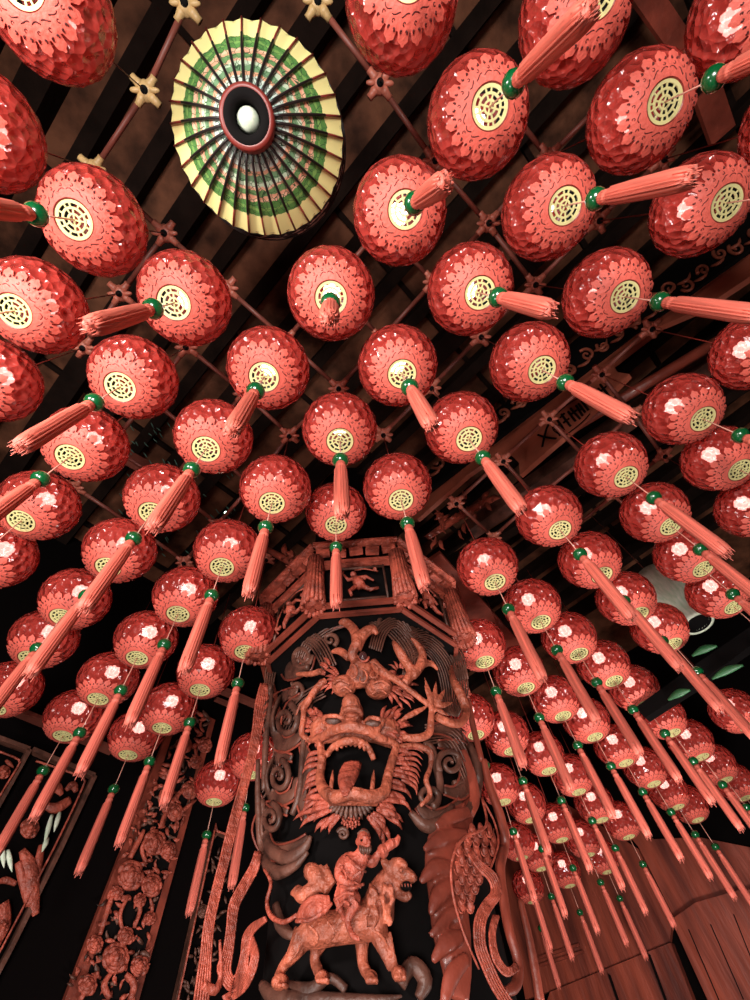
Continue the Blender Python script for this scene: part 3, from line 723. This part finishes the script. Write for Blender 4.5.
# ------------------------------------------------------------------ lion and rider on the pillar
m = MB(); O = .10
rel(m, [(381, 914, 17, O), (366, 920, 16.5, O), (350, 925, 14, O), (332, 928, 13.5, O), (316, 930, 14.5, O), (306, 934, 12, O)], seg=14)
rel(m, [(378, 920, 16, O), (380, 900, 15.5, O + .01), (386, 886, 13, O + .03), (393, 876, 11, O + .05)], seg=14)
rel(m, [(392, 872, 10, O + .06), (402, 874, 8, O + .08), (412, 878, 5.5, O + .09), (415, 882, 3, O + .09)], seg=12)       # skull and upper muzzle
rel(m, [(393, 884, 6, O + .06), (398, 893, 4.6, O + .07), (406, 897, 4.2, O + .08), (411, 893, 2.8, O + .085)], seg=10)   # lower jaw
rel(m, [(392, 862, 3.5, O + .09), (400, 862, 4, O + .11), (407, 867, 3, O + .12)], seg=8)                                 # brow
blob(m, 401, 870.5, 2.6, 2.4, O + .125, .012); blob(m, 413, 877, 3.2, 3, O + .10, .02)
rel(m, [(388, 868, 4, O + .08), (384, 862, 4, O + .09), (381, 859, 1.5, O + .1)], seg=8)                                 # ear
rel(m, [(304, 934, 12, O), (298, 946, 9.5, O + .01), (291, 957, 6.5, O + .01), (283, 967, 5, O + .01), (279, 977, 5.5, O + .02)])
blob(m, 280, 982, 8, 6, O + .03, .035); 
rel(m, [(322, 938, 9, O - .05), (316, 952, 6.5, O - .05), (315, 962, 5.2, O - .05), (319, 972, 5.4, O - .04)]); blob(m, 322, 977, 7, 5.4, O - .03, .03)
rel(m, [(362, 936, 9, O - .05), (362, 950, 6.4, O - .05), (363, 964, 5.6, O - .05), (367, 973, 5.4, O - .04)]); blob(m, 371, 977, 7, 5.2, O - .03, .03)
rel(m, [(376, 926, 12, O + .01), (382, 942, 8.5, O + .03), (388, 957, 6.2, O + .03), (393, 968, 5.6, O + .03)]); blob(m, 399, 974, 8, 5.6, O + .05, .035)
for x, y, d_ in ((280, 982, .03), (322, 977, -.03), (371, 977, -.03), (399, 974, .05)):
    for q in (-1, 0, 1): blob(m, x + q * 4.5 + 1, y + 4, 2.4, 2.6, O + d_ + .02, .02)
for i in range(8): rel(m, [(383 + i * .8 + 6, 932 + i * 4.5, 1.6, O + .05), (388 + i * .8 + 6, 935 + i * 4.5, .6, O + .05)])
for i in range(16):     # locks of the mane
    x = 368 + (i % 4) * 7 + random.uniform(-2, 2); y = 890 + (i // 4) * 10 + random.uniform(-2, 2)
    rel(m, [(x, y - 5, 2.0, O + .125), (x + 2, y + 1, 2.6, O + .135), (x - 1, y + 6, .8, O + .12)])
for rows in ([(308, 925, 1.6), (318, 936, 2), (314, 948, 1.4)], [(326, 920, 1.4), (334, 932, 1.8), (330, 942, 1.2)], [(346, 928, 1.2), (352, 938, 1.6), (362, 941, 1.2)], [(372, 930, 1.4), (382, 936, 1.8), (388, 948, 1.2)], [(300, 944, 1.2), (297, 953, 1.5), (290, 961, 1.1)], [(388, 890, 1.2), (392, 900, 1.6), (389, 912, 1.2)], [(374, 905, 1.4), (378, 918, 2), (372, 930, 1.2)]):
    rel(m, [list(r_) + [O + .135 - (.04 if r_[1] > 940 else 0)] for r_ in rows])
lion = m.build('lion', 'coral2', pil, remesh=.0055)
m = MB(); rel(m, [(297, 915, 2.0, O), (284, 922, 2.2, O), (271, 916, 2.2, O), (267, 901, 2.0, O), (271, 883, 1.8, O), (264, 869, 1.2, O)]); m.build('lion_tail', 'coral', lion)
m = MB()
rel(m, [(297, 919, 3, O + .11), (306, 910, 9, O + .12), (318, 905, 9, O + .13), (330, 900, 4, O + .12)], flat=.25, seg=12)
rel(m, [(296, 921, 1.6, O + .13), (310, 920, 1.8, O + .145), (324, 912, 1.8, O + .14), (332, 903, 1.4, O + .13)])
m.build('saddle_cloth', 'coral', lion)
m = MB()
for rows in ([(306, 872, 6), (312, 872, 8), (322, 882, 6), (328, 892, 4)], [(296, 890, 5), (303, 895, 7), (314, 888, 6), (322, 888, 4)], [(291, 894, 2), (297, 892, 5), (301, 897, 4)], [(320, 865, 2), (324, 874, 3.2), (331, 886, 3)], [(326, 864, 1.6), (329, 874, 3), (334, 884, 3)]):
    rel(m, [list(r_) + [O + .05] for r_ in rows])
m.build('bedroll', 'coral2', pil, remesh=.0055)
# rider: one continuous body
m = MB(); B = O + .10
blob(m, 364, 840, 7.2, 9.5, B + .04, .04); blob(m, 365, 847, 5.5, 5, B + .055, .03)
rel(m, [(361, 838, 1.4, B + .08), (365, 837, 1.6, B + .085), (371, 838, 1.2, B + .075)]); rel(m, [(368, 839, 1.2, B + .085), (369.5, 843, 2.0, B + .09)]); blob(m, 357, 842, 1.8, 2.6, B + .05, .01)
rel(m, [(363, 845.5, .8, B + .08), (367, 846.5, 1, B + .087), (371, 845.5, .7, B + .08)])
rel(m, [(362, 850, 4.5, B + .03), (358, 858, 7, B + .02)])
rel(m, [(356, 856, 9, B), (353, 866, 12.5, B), (350, 878, 11.5, B), (346, 890, 11, B)], seg=12)
rel(m, [(349, 857, 5, B + .02), (342, 864, 5.8, B + .03), (339, 875, 5, B + .04), (346, 883, 4, B + .05), (355, 885, 3, B + .06)])
rel(m, [(364, 857, 5, B + .02), (372, 862, 5, B + .03), (377, 856, 4, B + .05), (380, 851, 2.8, B + .06)])
rel(m, [(342, 892, 10, B), (352, 899, 8.5, B + .03), (357, 902, 6.5, B + .04)])
rel(m, [(357, 902, 6.2, B + .04), (350, 914, 4.6, B + .04), (348, 924, 3.4, B + .04), (352, 933, 2.8, B + .05)]); rel(m, [(350, 932, 2.6, B + .05), (355, 937, 2.8, B + .06), (360, 940, 1.8, B + .06)])
for q in range(4): rel(m, [(355 + q * .8, 883.5 + q * 1.1, 1.0, B + .075), (359 + q * .6, 884 + q * 1.3, .8, B + .085), (361 + q * .3, 886 + q * 1.2, .6, B + .08)], seg=5)
rel(m, [(353, 883, 1, B + .075), (356, 881, .8, B + .085)], seg=5)
for q in range(4): rel(m, [(380 + q * .5, 850 + q * 1.0, 1.0, B + .07), (384 + q * .4, 849.5 + q * 1.2, .8, B + .08)], seg=5)
rider = m.build('rider', 'coral', pil, remesh=.0042); mb_ = MB()
for q_ in range(5): rel(mb_, [(360 + q_ * 2.6, 846.5, 1.6, B + .075), (360.5 + q_ * 2.4, 850, 1.5, B + .085), (362 + q_ * 1.6, 854 + (q_ % 2) * 1.5, .5, B + .075)], seg=6)
rel(mb_, [(358, 834, 1.5, B + .06), (363, 831, 1.8, B + .07), (369, 833, 1.3, B + .065)], seg=6)
for ex_ in (361.5, 367.5): blob(mb_, ex_, 840.4, 1.3, .8, B + .082, .006, m=1)
mb_.build('beard_and_hair', ['brown', 'black'], rider); mb_ = MB()
blob(mb_, 406.5, 886.5, 5.5, 3.4, O + .085, .03); mb_.build('open_mouth', 'black', lion); mb_ = MB()
for q_ in range(4): rel(mb_, [(402 + q_ * 3, 884, .9, O + .115), (402.3 + q_ * 3, 887, .3, O + .115)], seg=5, n=2)
mb_.build('fangs', 'coral', lion)
rider['label'] = 'carved bearded person in a robe riding the lion'
m = MB()
for rows in ([(346, 856, 1.3, B + .08), (356, 866, 1.5, B + .12), (366, 872, 1.2, B + .10)], [(369, 856, 1.3, B + .08), (364, 868, 1.5, B + .12), (352, 878, 1.4, B + .12)], [(340, 886, 1.4, B + .08), (352, 888, 1.6, B + .11), (364, 884, 1.2, B + .09)],
             [(335, 900, 1.5, B + .07), (345, 893, 1.5, B + .09), (354, 894, 1.4, B + .10)], [(337, 910, 1.6, B + .04), (344, 902, 1.5, B + .07), (350, 905, 1.5, B + .08)], [(341, 866, 1, B + .08), (345, 872, 1.1, B + .09), (347, 880, 1, B + .09)], [(344, 920, 2, B), (340, 908, 3, B + .02), (336, 898, 3, B + .02)]):
    rel(m, rows)
m.build('rider_robe_folds', 'coral', rider)
m = MB(); blob(m, 383, 851, 6, 5.6, B + .05, .03); rel(m, [(385, 849, 4, B + .06), (391, 844, 4.6, B + .06), (396, 842, 3.6, B + .06), (399, 836, 2, B + .06)]); m.build('gourd', 'coral', rider)

# ------------------------------------------------------------------ dragon coil, cloth and streamers
m = MB()
rel(m, [(470, 806, 8, .02), (452, 832, 20, .02), (446, 865, 24, .03), (448, 900, 22, .03), (452, 935, 22, .03), (456, 965, 18, .02), (458, 1000, 12, .02)], flat=.42, seg=20)
for rows in ([(424, 850, 3), (442, 838, 7), (466, 834, 5)], [(420, 882, 3), (436, 868, 8), (456, 868, 4)], [(430, 915, 3), (438, 896, 8), (452, 884, 6)], [(430, 936, 3), (450, 916, 6), (462, 912, 4)], [(432, 962, 3), (446, 944, 8), (462, 936, 5)], [(444, 1003, 5), (452, 975, 8), (468, 958, 5)], [(436, 826, 3), (450, 818, 6), (468, 812, 5)]):
    rel(m, [list(r_) + [.07] for r_ in rows], flat=.7, seg=12)
m.build('cloth_folds', 'redbrown', pil, remesh=.007)
m = MB()      # scaled coil
out1 = [(482, 798, 1.3, .08), (486, 826, 1.3, .10), (464, 838, 1.4, .11), (452, 861, 1.4, .11), (453, 894, 1.4, .10), (464, 934, 1.3, .09), (479, 969, 1, .07)]
rel(m, out1); rel(m, [(482, 798, 1, .08), (495, 824, 1, .10), (498, 846, 1, .10), (489, 872, 1, .10)])
for i in range(13):
    for j in range(5):
        y = 830 + i * 9.5; xl = 456 + max(0, (845 - y)) * .9 if y < 850 else 455 + max(0, y - 895) * .34
        xr = 496 - max(0, y - 850) * .42
        x = xl + 3 + j * 8.5 + (4 if i % 2 else 0)
        if x > xr or y > 945: continue
        blob(m, x, y, 4.1, 6.4, .075, .012, seg=12, rings=8, ang=.15); rel(m, [(x - 4.2, y - 1, .6, .082), (x - 2.6, y + 5, .8, .086), (x, y + 7.2, .8, .088), (x + 2.8, y + 5, .8, .086), (x + 4.2, y - 1, .6, .082)], seg=5, n=2)
m.build('scaled_coil', 'coral', pil)
m = MB()
for rows in ([(470, 853, 2, .10), (480, 866, 3.4, .12), (492, 877, 4.2, .13), (496, 893, 4.5, .13), (487, 906, 5, .13), (480, 922, 5.2, .13), (480, 945, 5, .12), (487, 965, 5, .11), (496, 985, 5, .10), (508, 1004, 5, .10)],
             [(496, 916, 2.5, .12), (492, 935, 2.5, .12), (496, 958, 3, .12), (507, 972, 3.4, .12), (517, 966, 3, .12)]):
    strands(m, [(r_[0], r_[1], r_[2] / 4, r_[3]) for r_ in rows], 7.5, 5, 1.5)
m.build('coral_streamer', 'coral', pil)
m = MB()
for rows in ([(484, 760, 3, .05), (489, 785, 4, .06), (500, 815, 4.5, .08), (505, 842, 4.5, .09), (500, 866, 5, .10), (503, 895, 5, .10), (509, 930, 5, .10), (518, 962, 5, .10), (516, 985, 5, .09), (505, 992, 3.5, .09)],
             [(468, 700, 3, .04), (474, 730, 3, .05), (482, 762, 3, .05)], [(462, 752, 5, .04), (470, 775, 6, .05), (474, 798, 6, .05), (470, 815, 4, .04)], [(520, 900, 3, .05), (527, 930, 4, .06), (534, 965, 4.5, .06), (540, 1003, 5, .06)]):
    rel(m, rows)
m.build('side_streamer', 'redbrown', pil)
m = MB()
A_ = [(264, 684, .7, .05), (261, 705, 1.3, .07), (257, 730, 1.0, .07), (252, 755, .9, .07), (246, 778, .9, .07), (239, 803, 1.0, .07), (231, 833, 1, .07), (224, 862, 1.0, .07), (216, 893, 1.0, .07), (209, 925, 1.1, .07), (206, 955, 1.2, .07), (203, 985, 1.6, .07), (201, 1004, 1.7, .07)]
strands(m, A_, 8.0, 6, 1.35)
strands(m, [(258, 852, .6, .07), (254, 868, 1, .08), (243, 888, 1.1, .09), (234, 906, 1.1, .09), (231, 930, 1, .09), (228, 952, 1.1, .09), (224, 970, 1.5, .09), (232, 984, 1.6, .09), (241, 974, 1.1, .09), (245, 955, .9, .09), (247, 938, .9, .09), (254, 927, .8, .09), (266, 919, .4, .09)], 8.0, 6, 1.35)
strands(m, [(250, 935, .7, .08), (255, 955, 1.1, .09), (250, 975, 1.1, .09), (240, 990, 1.2, .09), (224, 1000, 1, .08)], 6.0, 5, 1.25)
rel(m, [(203, 985, 4, .06), (215, 990, 4, .06), (221, 975, 2.5, .06), (220, 940, 1.4, .06)])
m.build('streamer', 'coral', pil)
m = MB()
for i in range(40):
    x = random.uniform(256, 300) ; y = random.uniform(620, 690)
    if x < 262 + (690 - y) * .3: continue
    blob(m, x, y, random.uniform(1.5, 4.5), random.uniform(1.5, 4), .03, .02)
for i in range(14):
    y = 700 + i * 7; feather(m, 268, y, 262, y + 9, 2, .05, .06)
m.build('edge_carving', 'brown', pil)

# ------------------------------------------------------------------ panels on the left wall
def leftw(px, py, off=0.0): return on_plane(px, py, NL, CL - off / H)
def rightw(px, py, off=0.0): return on_plane(px, py, NR, CR - off / H)
def facing(n): return Vector((-n[0], -n[1], 0))
PN[0] = facing(NL)
def quad(mb, pts, t0, t1, fn, n, m=0):
    mb.prism([fn(x, y, t0) for x, y in pts], facing(n) * (t1 - t0), m)
def frame_bar(mb, a, b, w, t0, t1, fn, n, m=0):
    (x0, y0), (x1, y1) = a, b; dx, dy = x1 - x0, y1 - y0; L = math.hypot(dx, dy); ox, oy = -dy / L * w / 2, dx / L * w / 2
    quad(mb, [(x0 - ox, y0 - oy), (x1 - ox, y1 - oy), (x1 + ox, y1 + oy), (x0 + ox, y0 + oy)], t0, t1, fn, n, m)
def peony(mb, x, y, r, fn, o=.05, m=0):
    blob(mb, x, y, r * .3, r * .3, o + .05, .03, m, fn=fn, seg=8, rings=6)
    for ring, (k_, rr, h) in enumerate(((4, .30, .045), (5, .60, .03), (7, .90, .01))):
        for i in range(k_):
            a = 2 * PI * i / k_ + ring * .5 + random.uniform(-.15, .15)
            cx, cy = x + r * rr * math.cos(a) * .9, y + r * rr * math.sin(a)
            s_ = r * .46; t = a + PI / 2
            rel(mb, [(cx - s_ * math.cos(t), cy - s_ * math.sin(t), s_ * .35, o + h * .6), (cx, cy, s_ * .62, o + h + .012), (cx + s_ * math.cos(t), cy + s_ * math.sin(t), s_ * .35, o + h * .6)], 0, m, .45, 6, 2, fn)
fp = empty('carved_flower_panel', leftw(120, 880)); tag(fp, 'tall carved coral panel of peonies and branches on the black left wall', 'panel')
m = MB(); quad(m, [(178, 703), (146, 782), (62, 1000), (40, 1060), (120, 1060), (136, 1000), (188, 813), (213, 722)], .0, .05, leftw, NL); m.build('backboard', 'redbrown', fp, smooth=False); m = MB(); quad(m, [(182, 706), (156, 785), (78, 1000), (60, 1060), (116, 1060), (130, 1000), (184, 812), (209, 722)], .05, .056, leftw, NL); m.build('gap_shade', 'black', fp, smooth=False)  # black sheet over the board: shade between the carvings put in as colour
for x, y, r in ((131, 875, 13), (152, 885, 10), (155, 842, 11), (168, 850, 8), (116, 958, 13), (95, 944, 8), (126, 936, 8), (140, 966, 9), (117, 893, 6), (140, 900, 6), (175, 812, 8), (190, 790, 8), (205, 745, 7), (88, 985, 9), (196, 762, 6), (185, 745, 7), (150, 918, 6)):
    m = MB(); peony(m, x, y, r, leftw, .08); m.build('peony', 'coral', fp)
m = MB()
for rows in ([(100, 935, 2), (106, 915, 2.6), (112, 897, 2.2), (118, 886, 1.4)], [(124, 935, 1.4), (120, 915, 2), (128, 896, 1.8)], [(134, 928, 1.6), (140, 910, 2.2), (136, 896, 1.4)], [(130, 858, 2.4), (138, 842, 2.8), (144, 830, 1.8)], [(146, 862, 1.6), (142, 848, 2), (150, 832, 1.4)], [(160, 828, 2), (168, 808, 2.6), (178, 795, 2), (192, 782, 1.4)], [(166, 815, 1.6), (160, 800, 2), (162, 790, 1.2)], [(172, 820, 1.4), (186, 808, 2), (196, 800, 1)],
             [(80, 1000, 2.5), (90, 984, 3), (98, 972, 2)], [(110, 998, 2.5), (104, 985, 3), (112, 972, 2)], [(130, 1000, 3), (134, 985, 3.4), (126, 974, 2)], [(146, 925, 1.2), (152, 910, 1.8), (150, 898, 1)]):
    m = MB(); rel(m, [list(r_) + [.09] for r_ in rows], fn=leftw); m.build('branch', 'coral', fp)
m = MB()
for i in range(230):
    y = random.uniform(715, 1005); xl = 146 - (y - 782) * .407 + 6; xr = 188 - (y - 813) * .277 - 3
    x = random.uniform(xl, xr); a = random.uniform(0, 2 * PI); l = random.uniform(6, 12)
    feather(m, x, y, x + l * math.cos(a), y + l * math.sin(a), random.uniform(1.2, 2.4), .055, .10, m=(0 if random.random() < .65 else 1), fn=leftw, bend=random.uniform(-.2, .2))
m.build('leaves', ['coral', 'brown'], fp)

def framed(name, lab, outer, inner_bars, w):
    e = empty(name, leftw(*outer[0])); tag(e, lab, 'panel'); m = MB()
    for a, b in zip(outer[:-1], outer[1:]): frame_bar(m, a, b, w, 0, .06, leftw, NL)
    m.build('outer_frame', 'brown', e, smooth=False); m = MB()
    rel(m, [(x, y, 1.0, .07) for x, y in inner_bars], fn=leftw, n=2); m.build('inner_bead', 'coral', e); return e
p2 = framed('framed_wall_panel', 'long framed panel with carved cloth and flowers at the far left wall, below lanterns', [(30, 752), (92, 778), (58, 850), (8, 950), (-24, 1010)], [(36, 761), (78, 775), (84, 780), (82, 789), (54, 848), (4, 944), (-28, 1004)], 4.5)
m = MB()
for rows in ([(22, 850, 3), (30, 868, 7), (32, 890, 7), (36, 915, 3)], [(18, 862, 3), (24, 880, 5), (30, 905, 4)], [(42, 845, 3), (38, 865, 4), (36, 885, 3)], [(45, 805, 3), (56, 808, 5), (70, 800, 4)], [(48, 792, 3), (56, 787, 5), (62, 795, 2)], [(66, 790, 2), (73, 785, 4), (76, 792, 2)], [(-2, 882, 2), (6, 880, 3), (16, 884, 2)], [(0, 905, 8), (4, 925, 6), (-4, 945, 4)]):
    rel(m, [list(r_) + [.05] for r_ in rows], fn=leftw, flat=.6)
peony(m, 30, 828, 9, leftw, .05); peony(m, 4, 925, 6, leftw, .05); m.build('carving', 'coral', p2)
m = MB()
for a in ((52, 815, 44, 845), (60, 812, 54, 832), (38, 812, 30, 818), (8, 850, 12, 872), (2, 845, 4, 868), (48, 838, 42, 852)): feather(m, *a, 2.4, .05, .08, fn=leftw)
m.build('green_leaves', 'palegreen', p2)
p1 = framed('framed_wall_panel', 'upper corner of a framed panel cut by the left photo edge', [(-30, 731), (27, 752), (-12, 822)], [(-30, 741), (14, 757), (19, 762), (17, 768), (-14, 818)], 4.5)
m = MB(); peony(m, 4, 772, 6, leftw, .05); feather(m, 6, 760, 14, 768, 2, .05, .06, fn=leftw); m.build('carving', 'coral', p1)
p3 = framed('framed_wall_panel', 'narrow framed panel between the carved flower panel and the pillar streamers', [(234, 842), (216, 834), (209, 842), (172, 1004)], [(238, 840), (217, 831), (213, 838), (178, 1000)], 2.2)
m = MB()
for i in range(60):
    y = random.uniform(850, 1004); x = 214 - (y - 840) * .2 + random.uniform(2, 22); a = random.uniform(0, 2 * PI)
    feather(m, x, y, x + 8 * math.cos(a), y + 8 * math.sin(a), 1.5, .02, .05, fn=leftw)
peony(m, 203, 911, 6, leftw, .04); peony(m, 206, 955, 5, leftw, .04); m.build('carving', 'brown', p3)
rail = MB(); frame_bar(rail, (-10, 704), (110, 753), 5, .05, .14, leftw, NL); o = rail.build('wall_rail', 'pole', smooth=False); tag(o, 'red-brown rail along the left wall just above the framed panels', 'rail')
rail = MB(); frame_bar(rail, (207, 687), (275, 715), 4, .05, .14, leftw, NL); frame_bar(rail, (214, 700), (236, 709), 3, .05, .10, leftw, NL); o = rail.build('wall_rail', 'pole', smooth=False); tag(o, 'short red-brown rail on the wall close to the left side of the pillar', 'rail')

# ------------------------------------------------------------------ boards on the right wall
PN[0] = facing(NR)
BO = [([(540, 1040), (554, 993), (674, 944), (700, 1010), (712, 1060)], .10, 'wide lower red-brown board on the right wall beneath the tassels'),
      ([(528, 1000), (500, 850), (560, 800), (640, 850), (674, 922), (672, 943), (552, 992)], .06, 'broad red-brown board behind the hanging tassels right of the pillar'),
      ([(676, 922), (700, 905), (742, 893), (800, 890), (830, 1060), (742, 1060), (712, 1000)], .14, 'upright red-brown board at the lower right corner of the photo'),
      ([(600, 800), (655, 840), (700, 838), (760, 850), (790, 888), (742, 891), (700, 902), (676, 919), (640, 848)], .04, 'dark red-brown board under the lanterns at the right, above the upright board')]
for pts, th, lab in BO:
    m = MB(); quad(m, pts, 0, th, rightw, NR); o = m.build('wall_board', 'plank', smooth=False); tag(o, lab, 'board')
m = MB()
for x0, y0, x1, y1 in ((690, 930, 722, 1004), (712, 925, 745, 1000), (735, 915, 765, 990), (650, 955, 668, 1004), (610, 975, 622, 1010)): frame_bar(m, (x0, y0), (x1, y1), 1.0, .10, .145, rightw, NR)
o = m.build('trim_board_joints', 'black', smooth=False); o.name = 'trim_60'; struct(o)
for i, (a, b) in enumerate((((540, 958), (580, 945)), ((540, 966), (584, 952)))):
    m = MB(); frame_bar(m, a, b, 3, .06, .09, rightw, NR); o = m.build('trim_%d' % (61 + i), 'redbrown', smooth=False); struct(o)

# ------------------------------------------------------------------ carved eave beam at the right
PN[0] = facing(NR)
CE = 1.56 * Q2
def eave(px, py, off=0.0): return on_plane(px, py, NR, CE - off / H)
eb = empty('carved_eave_beam', eave(560, 430)); tag(eb, 'carved red-brown eave beam with black lettering running up behind the right lanterns', 'beam')
m = MB(); quad(m, [(400, 522), (700, 297), (790, 232), (800, 250), (706, 312), (668, 328), (640, 338), (622, 352), (614, 366), (620, 376), (632, 378), (600, 410), (560, 446), (523, 478), (522, 466), (512, 456), (496, 460), (470, 478), (420, 522)], -.05, .0, eave, NR); m.build('fascia', 'fascia', eb, smooth=False)
m = MB(); quad(m, [(400, 514), (700, 292), (790, 226), (780, 190), (690, 258), (560, 356), (500, 402), (400, 480)], -.09, -.04, eave, NR); m.build('upper_board', 'black', eb, smooth=False)
m = MB()
for i in range(22):
    q = i / 21; x = 420 + 350 * q; y = 500 - .75 * (x - 420) - 20 + random.uniform(-6, 6)
    spiral(m, x, y, random.uniform(6, 9), 1.3, random.uniform(0, 6), random.choice((-1, 1)), 1.7, -.02, .8, fn=eave, m=0)
    feather(m, x + 8, y - 4, x + 20, y - 16, 2.6, -.03, -.01, fn=eave, bend=.2, m=0)
m.build('scroll_carving', 'fascia', eb)
# engraved lettering, read along the board
m = MB()
def stroke(pts, w=1.15):
    U = Vector((.79, -.61)); V = Vector((.61, .79)); rows = []
    for a, b in pts: rows.append((575 + U.x * a + V.x * b, 414 + U.y * a + V.y * b, w, .004))
    rel(m, rows, fn=eave, seg=6, n=3)
for pts in ([(-46, 6), (-34, -4), (-27, -8)], [(-42, -6), (-38, 0), (-30, 8)], [(-26, -8), (-24, 0), (-25, 8)], [(-26, 0), (-19, -1)], [(-18, -7), (-18, 1), (-19, 7)], [(-14, -6), (-8, -7)], [(-11, -8), (-11, 7)], [(-15, 0), (-7, 0)], [(-4, -6), (-4, 6)], [(0, -7), (1, 7)], [(-5, -2), (4, -2)], [(6, -6), (5, 6)], [(9, -6), (9, 5)], [(5, 0), (10, 0)],
            [(13, -6), (13, 5)], [(13, -5), (18, -6), (18, 4)], [(22, -6), (21, 6)], [(20, 0), (26, -1)], [(25, -5), (26, 5)], [(29, -6), (30, 4)], [(34, -6), (33, 5)], [(38, -8), (38, 8)], [(33, -2), (44, -3)], [(43, -7), (44, 4)]):
    stroke(pts)
stroke([(-22, -11), (0, -12), (14, -10)], .6); stroke([(-22, 11), (0, 11), (12, 9)], .6); stroke([(-22, -11), (-27, 0), (-22, 11)], .6)
m.build('lettering', 'black', eb)

def roof_bar(name, lab, cat, a, b, t, w, h, matn, rnd=False):
    A = at_z(*a, t); B = at_z(*b, t); m = MB()
    if rnd: m.tube([A, B], w / 2, 14)
    else: m.bar(A, B, w, h)
    o = m.build(name, matn, smooth=rnd); tag(o, lab, cat); return o
roof_bar('tie_beam', 'plain brown tie beam just under the carved eave beam', 'beam', (470, 530), (760, 326), 1.95, .16, .2, 'brown')
roof_bar('round_pole', 'round red-brown pole slanting beneath the carved eave beam to the right edge', 'pole', (556, 438), (790, 298), 1.75, .10, .1, 'redbrown', True)
roof_bar('tie_beam', 'dark beam running from the pillar capital up behind the right lanterns', 'beam', (410, 590), (760, 372), 2.0, .12, .2, 'rafter')
roof_bar('short_plank', 'coral brown plank crossing the ceiling between the top right lanterns', 'plank', (640, -12), (698, 72), 2.0, .16, .04, 'redbrown')
roof_bar('short_plank', 'small brown plank end showing between the two upper right lanterns', 'plank', (706, 90), (722, 136), 2.0, .2, .04, 'redbrown')
roof_bar('slanting_board', 'brown board slanting behind the right side of the pillar capital', 'board', (428, 560), (520, 660), 1.6, .30, .05, 'redbrown')
roof_bar('tie_beam', 'long red-brown beam crossing the dark ceiling behind the middle lanterns', 'beam', (150, 470), (60, 420), 1.9, .10, .12, 'pole')

# carved brackets beside the capital
for nm, cx, cy, n_, lab in (('carved_bracket', 462, 515, 26, 'carved leafy bracket in shadow right of the capital, under the eave beam'), ('carved_bracket', 302, 568, 20, 'carved leafy bracket in shadow at the upper left of the capital')):
    m = MB(); fz = lambda px, py, off=0.0: on_plane(px, py, (0, 1), 1.0 - off / H)
    PN[0] = Vector((0, -1, 0))
    for i in range(n_):
        x = cx + random.uniform(-36, 40) * (1 if cx > 400 else .6); y = cy - (x - cx) * (.55 if cx > 400 else -.6) + random.uniform(-14, 14); a = random.uniform(0, 6.28)
        feather(m, x, y, x + 10 * math.cos(a), y + 10 * math.sin(a), random.uniform(1.5, 3.2), 0, .05, fn=fz, bend=.15)
    rel(m, [(cx - 34, cy + (22 if cx > 400 else -18), 3, 0), (cx, cy, 4, 0), (cx + 34, cy + (-18 if cx > 400 else 16), 3, 0)], fn=fz)
    m.build('capital_ornament', 'redbrown', pil)

# ------------------------------------------------------------------ pale lantern behind the red ones
pw = at_z(699, 624, 1.30); e = empty('pale_lantern', pw); tag(e, 'pale green paper lantern with dark open mouth behind red lanterns at the right', 'lantern')
m = MB(); m.lathe([(.11, .02), (.135, 0), (.15, .0), (.155, .03), (.135, .12), (.15, .22), (.21, .36), (.25, .48), (.25, .60), (.19, .72), (.05, .80), (0, .80)], 28); local(m, 'paper_body', 'palegreen', e)
m = MB(); m.lathe([(.125, .004), (.11, .02), (.10, .08), (0, .09)], 24); local(m, 'mouth', 'dark', e)
m = MB(); m.tube([(0, 0, .8), (0, 0, ZC - pw.z)], .006, 6); local(m, 'hanging_rod', 'pole', e)
fz = lambda px, py, off=0.0: on_plane(px, py, NR, 2.6 * Q2 - off / H)
PN[0] = facing(NR); gb = empty('painted_beam', fz(720, 660)); tag(gb, 'dark beam with green painted leaves beneath the pale lantern at the right edge', 'beam')
m = MB(); quad(m, [(640, 712), (690, 676), (760, 628), (770, 640), (700, 690), (650, 722)], -.12, -.03, fz, NR); m.build('beam_body', 'black', gb, smooth=False)
m = MB()
for a, b in (((692, 656), (717, 646)), ((712, 679), (743, 665)), ((668, 700), (690, 690))): rel(m, [(a[0], a[1], 1, 0), ((a[0] + b[0]) / 2, (a[1] + b[1]) / 2 - 2, 4, 0), (b[0], b[1], 1, 0)], fn=fz, flat=.5)
m.build('painted_leaves', 'green', gb)
m = MB(); fz2 = lambda px, py, off=0.0: at_z(px, py, 1.9)
for i in range(120):
    x = random.uniform(118, 235); y = random.uniform(418, 560); l = random.uniform(2, 3.5); a = .9 + random.uniform(-.25, .25)
    rel(m, [(x, y, .25, 0), (x + l * math.cos(a), y + l * math.sin(a), .6, 0), (x + 2 * l * math.cos(a), y + 2 * l * math.sin(a), .25, 0)], fn=fz2, seg=5, n=2)
o = m.build('hanging_leaves', 'tealleaf'); o['kind'] = 'stuff'; tag(o, 'small dull green leaves in the dark ceiling behind the left lanterns', 'leaves')
gl = MB(); p = at_z(226, 513, 1.85); gl.ell((0, 0, 0), .02); gl.lathe([(.03, .0), (.035, .03), (.01, .05)], 12, 1); o = gl.build('spot_lamp', ['lampglow', 'dark']); o.location = p; tag(o, 'tiny glowing pale green lamp in the dark ceiling left of centre', 'lamp')
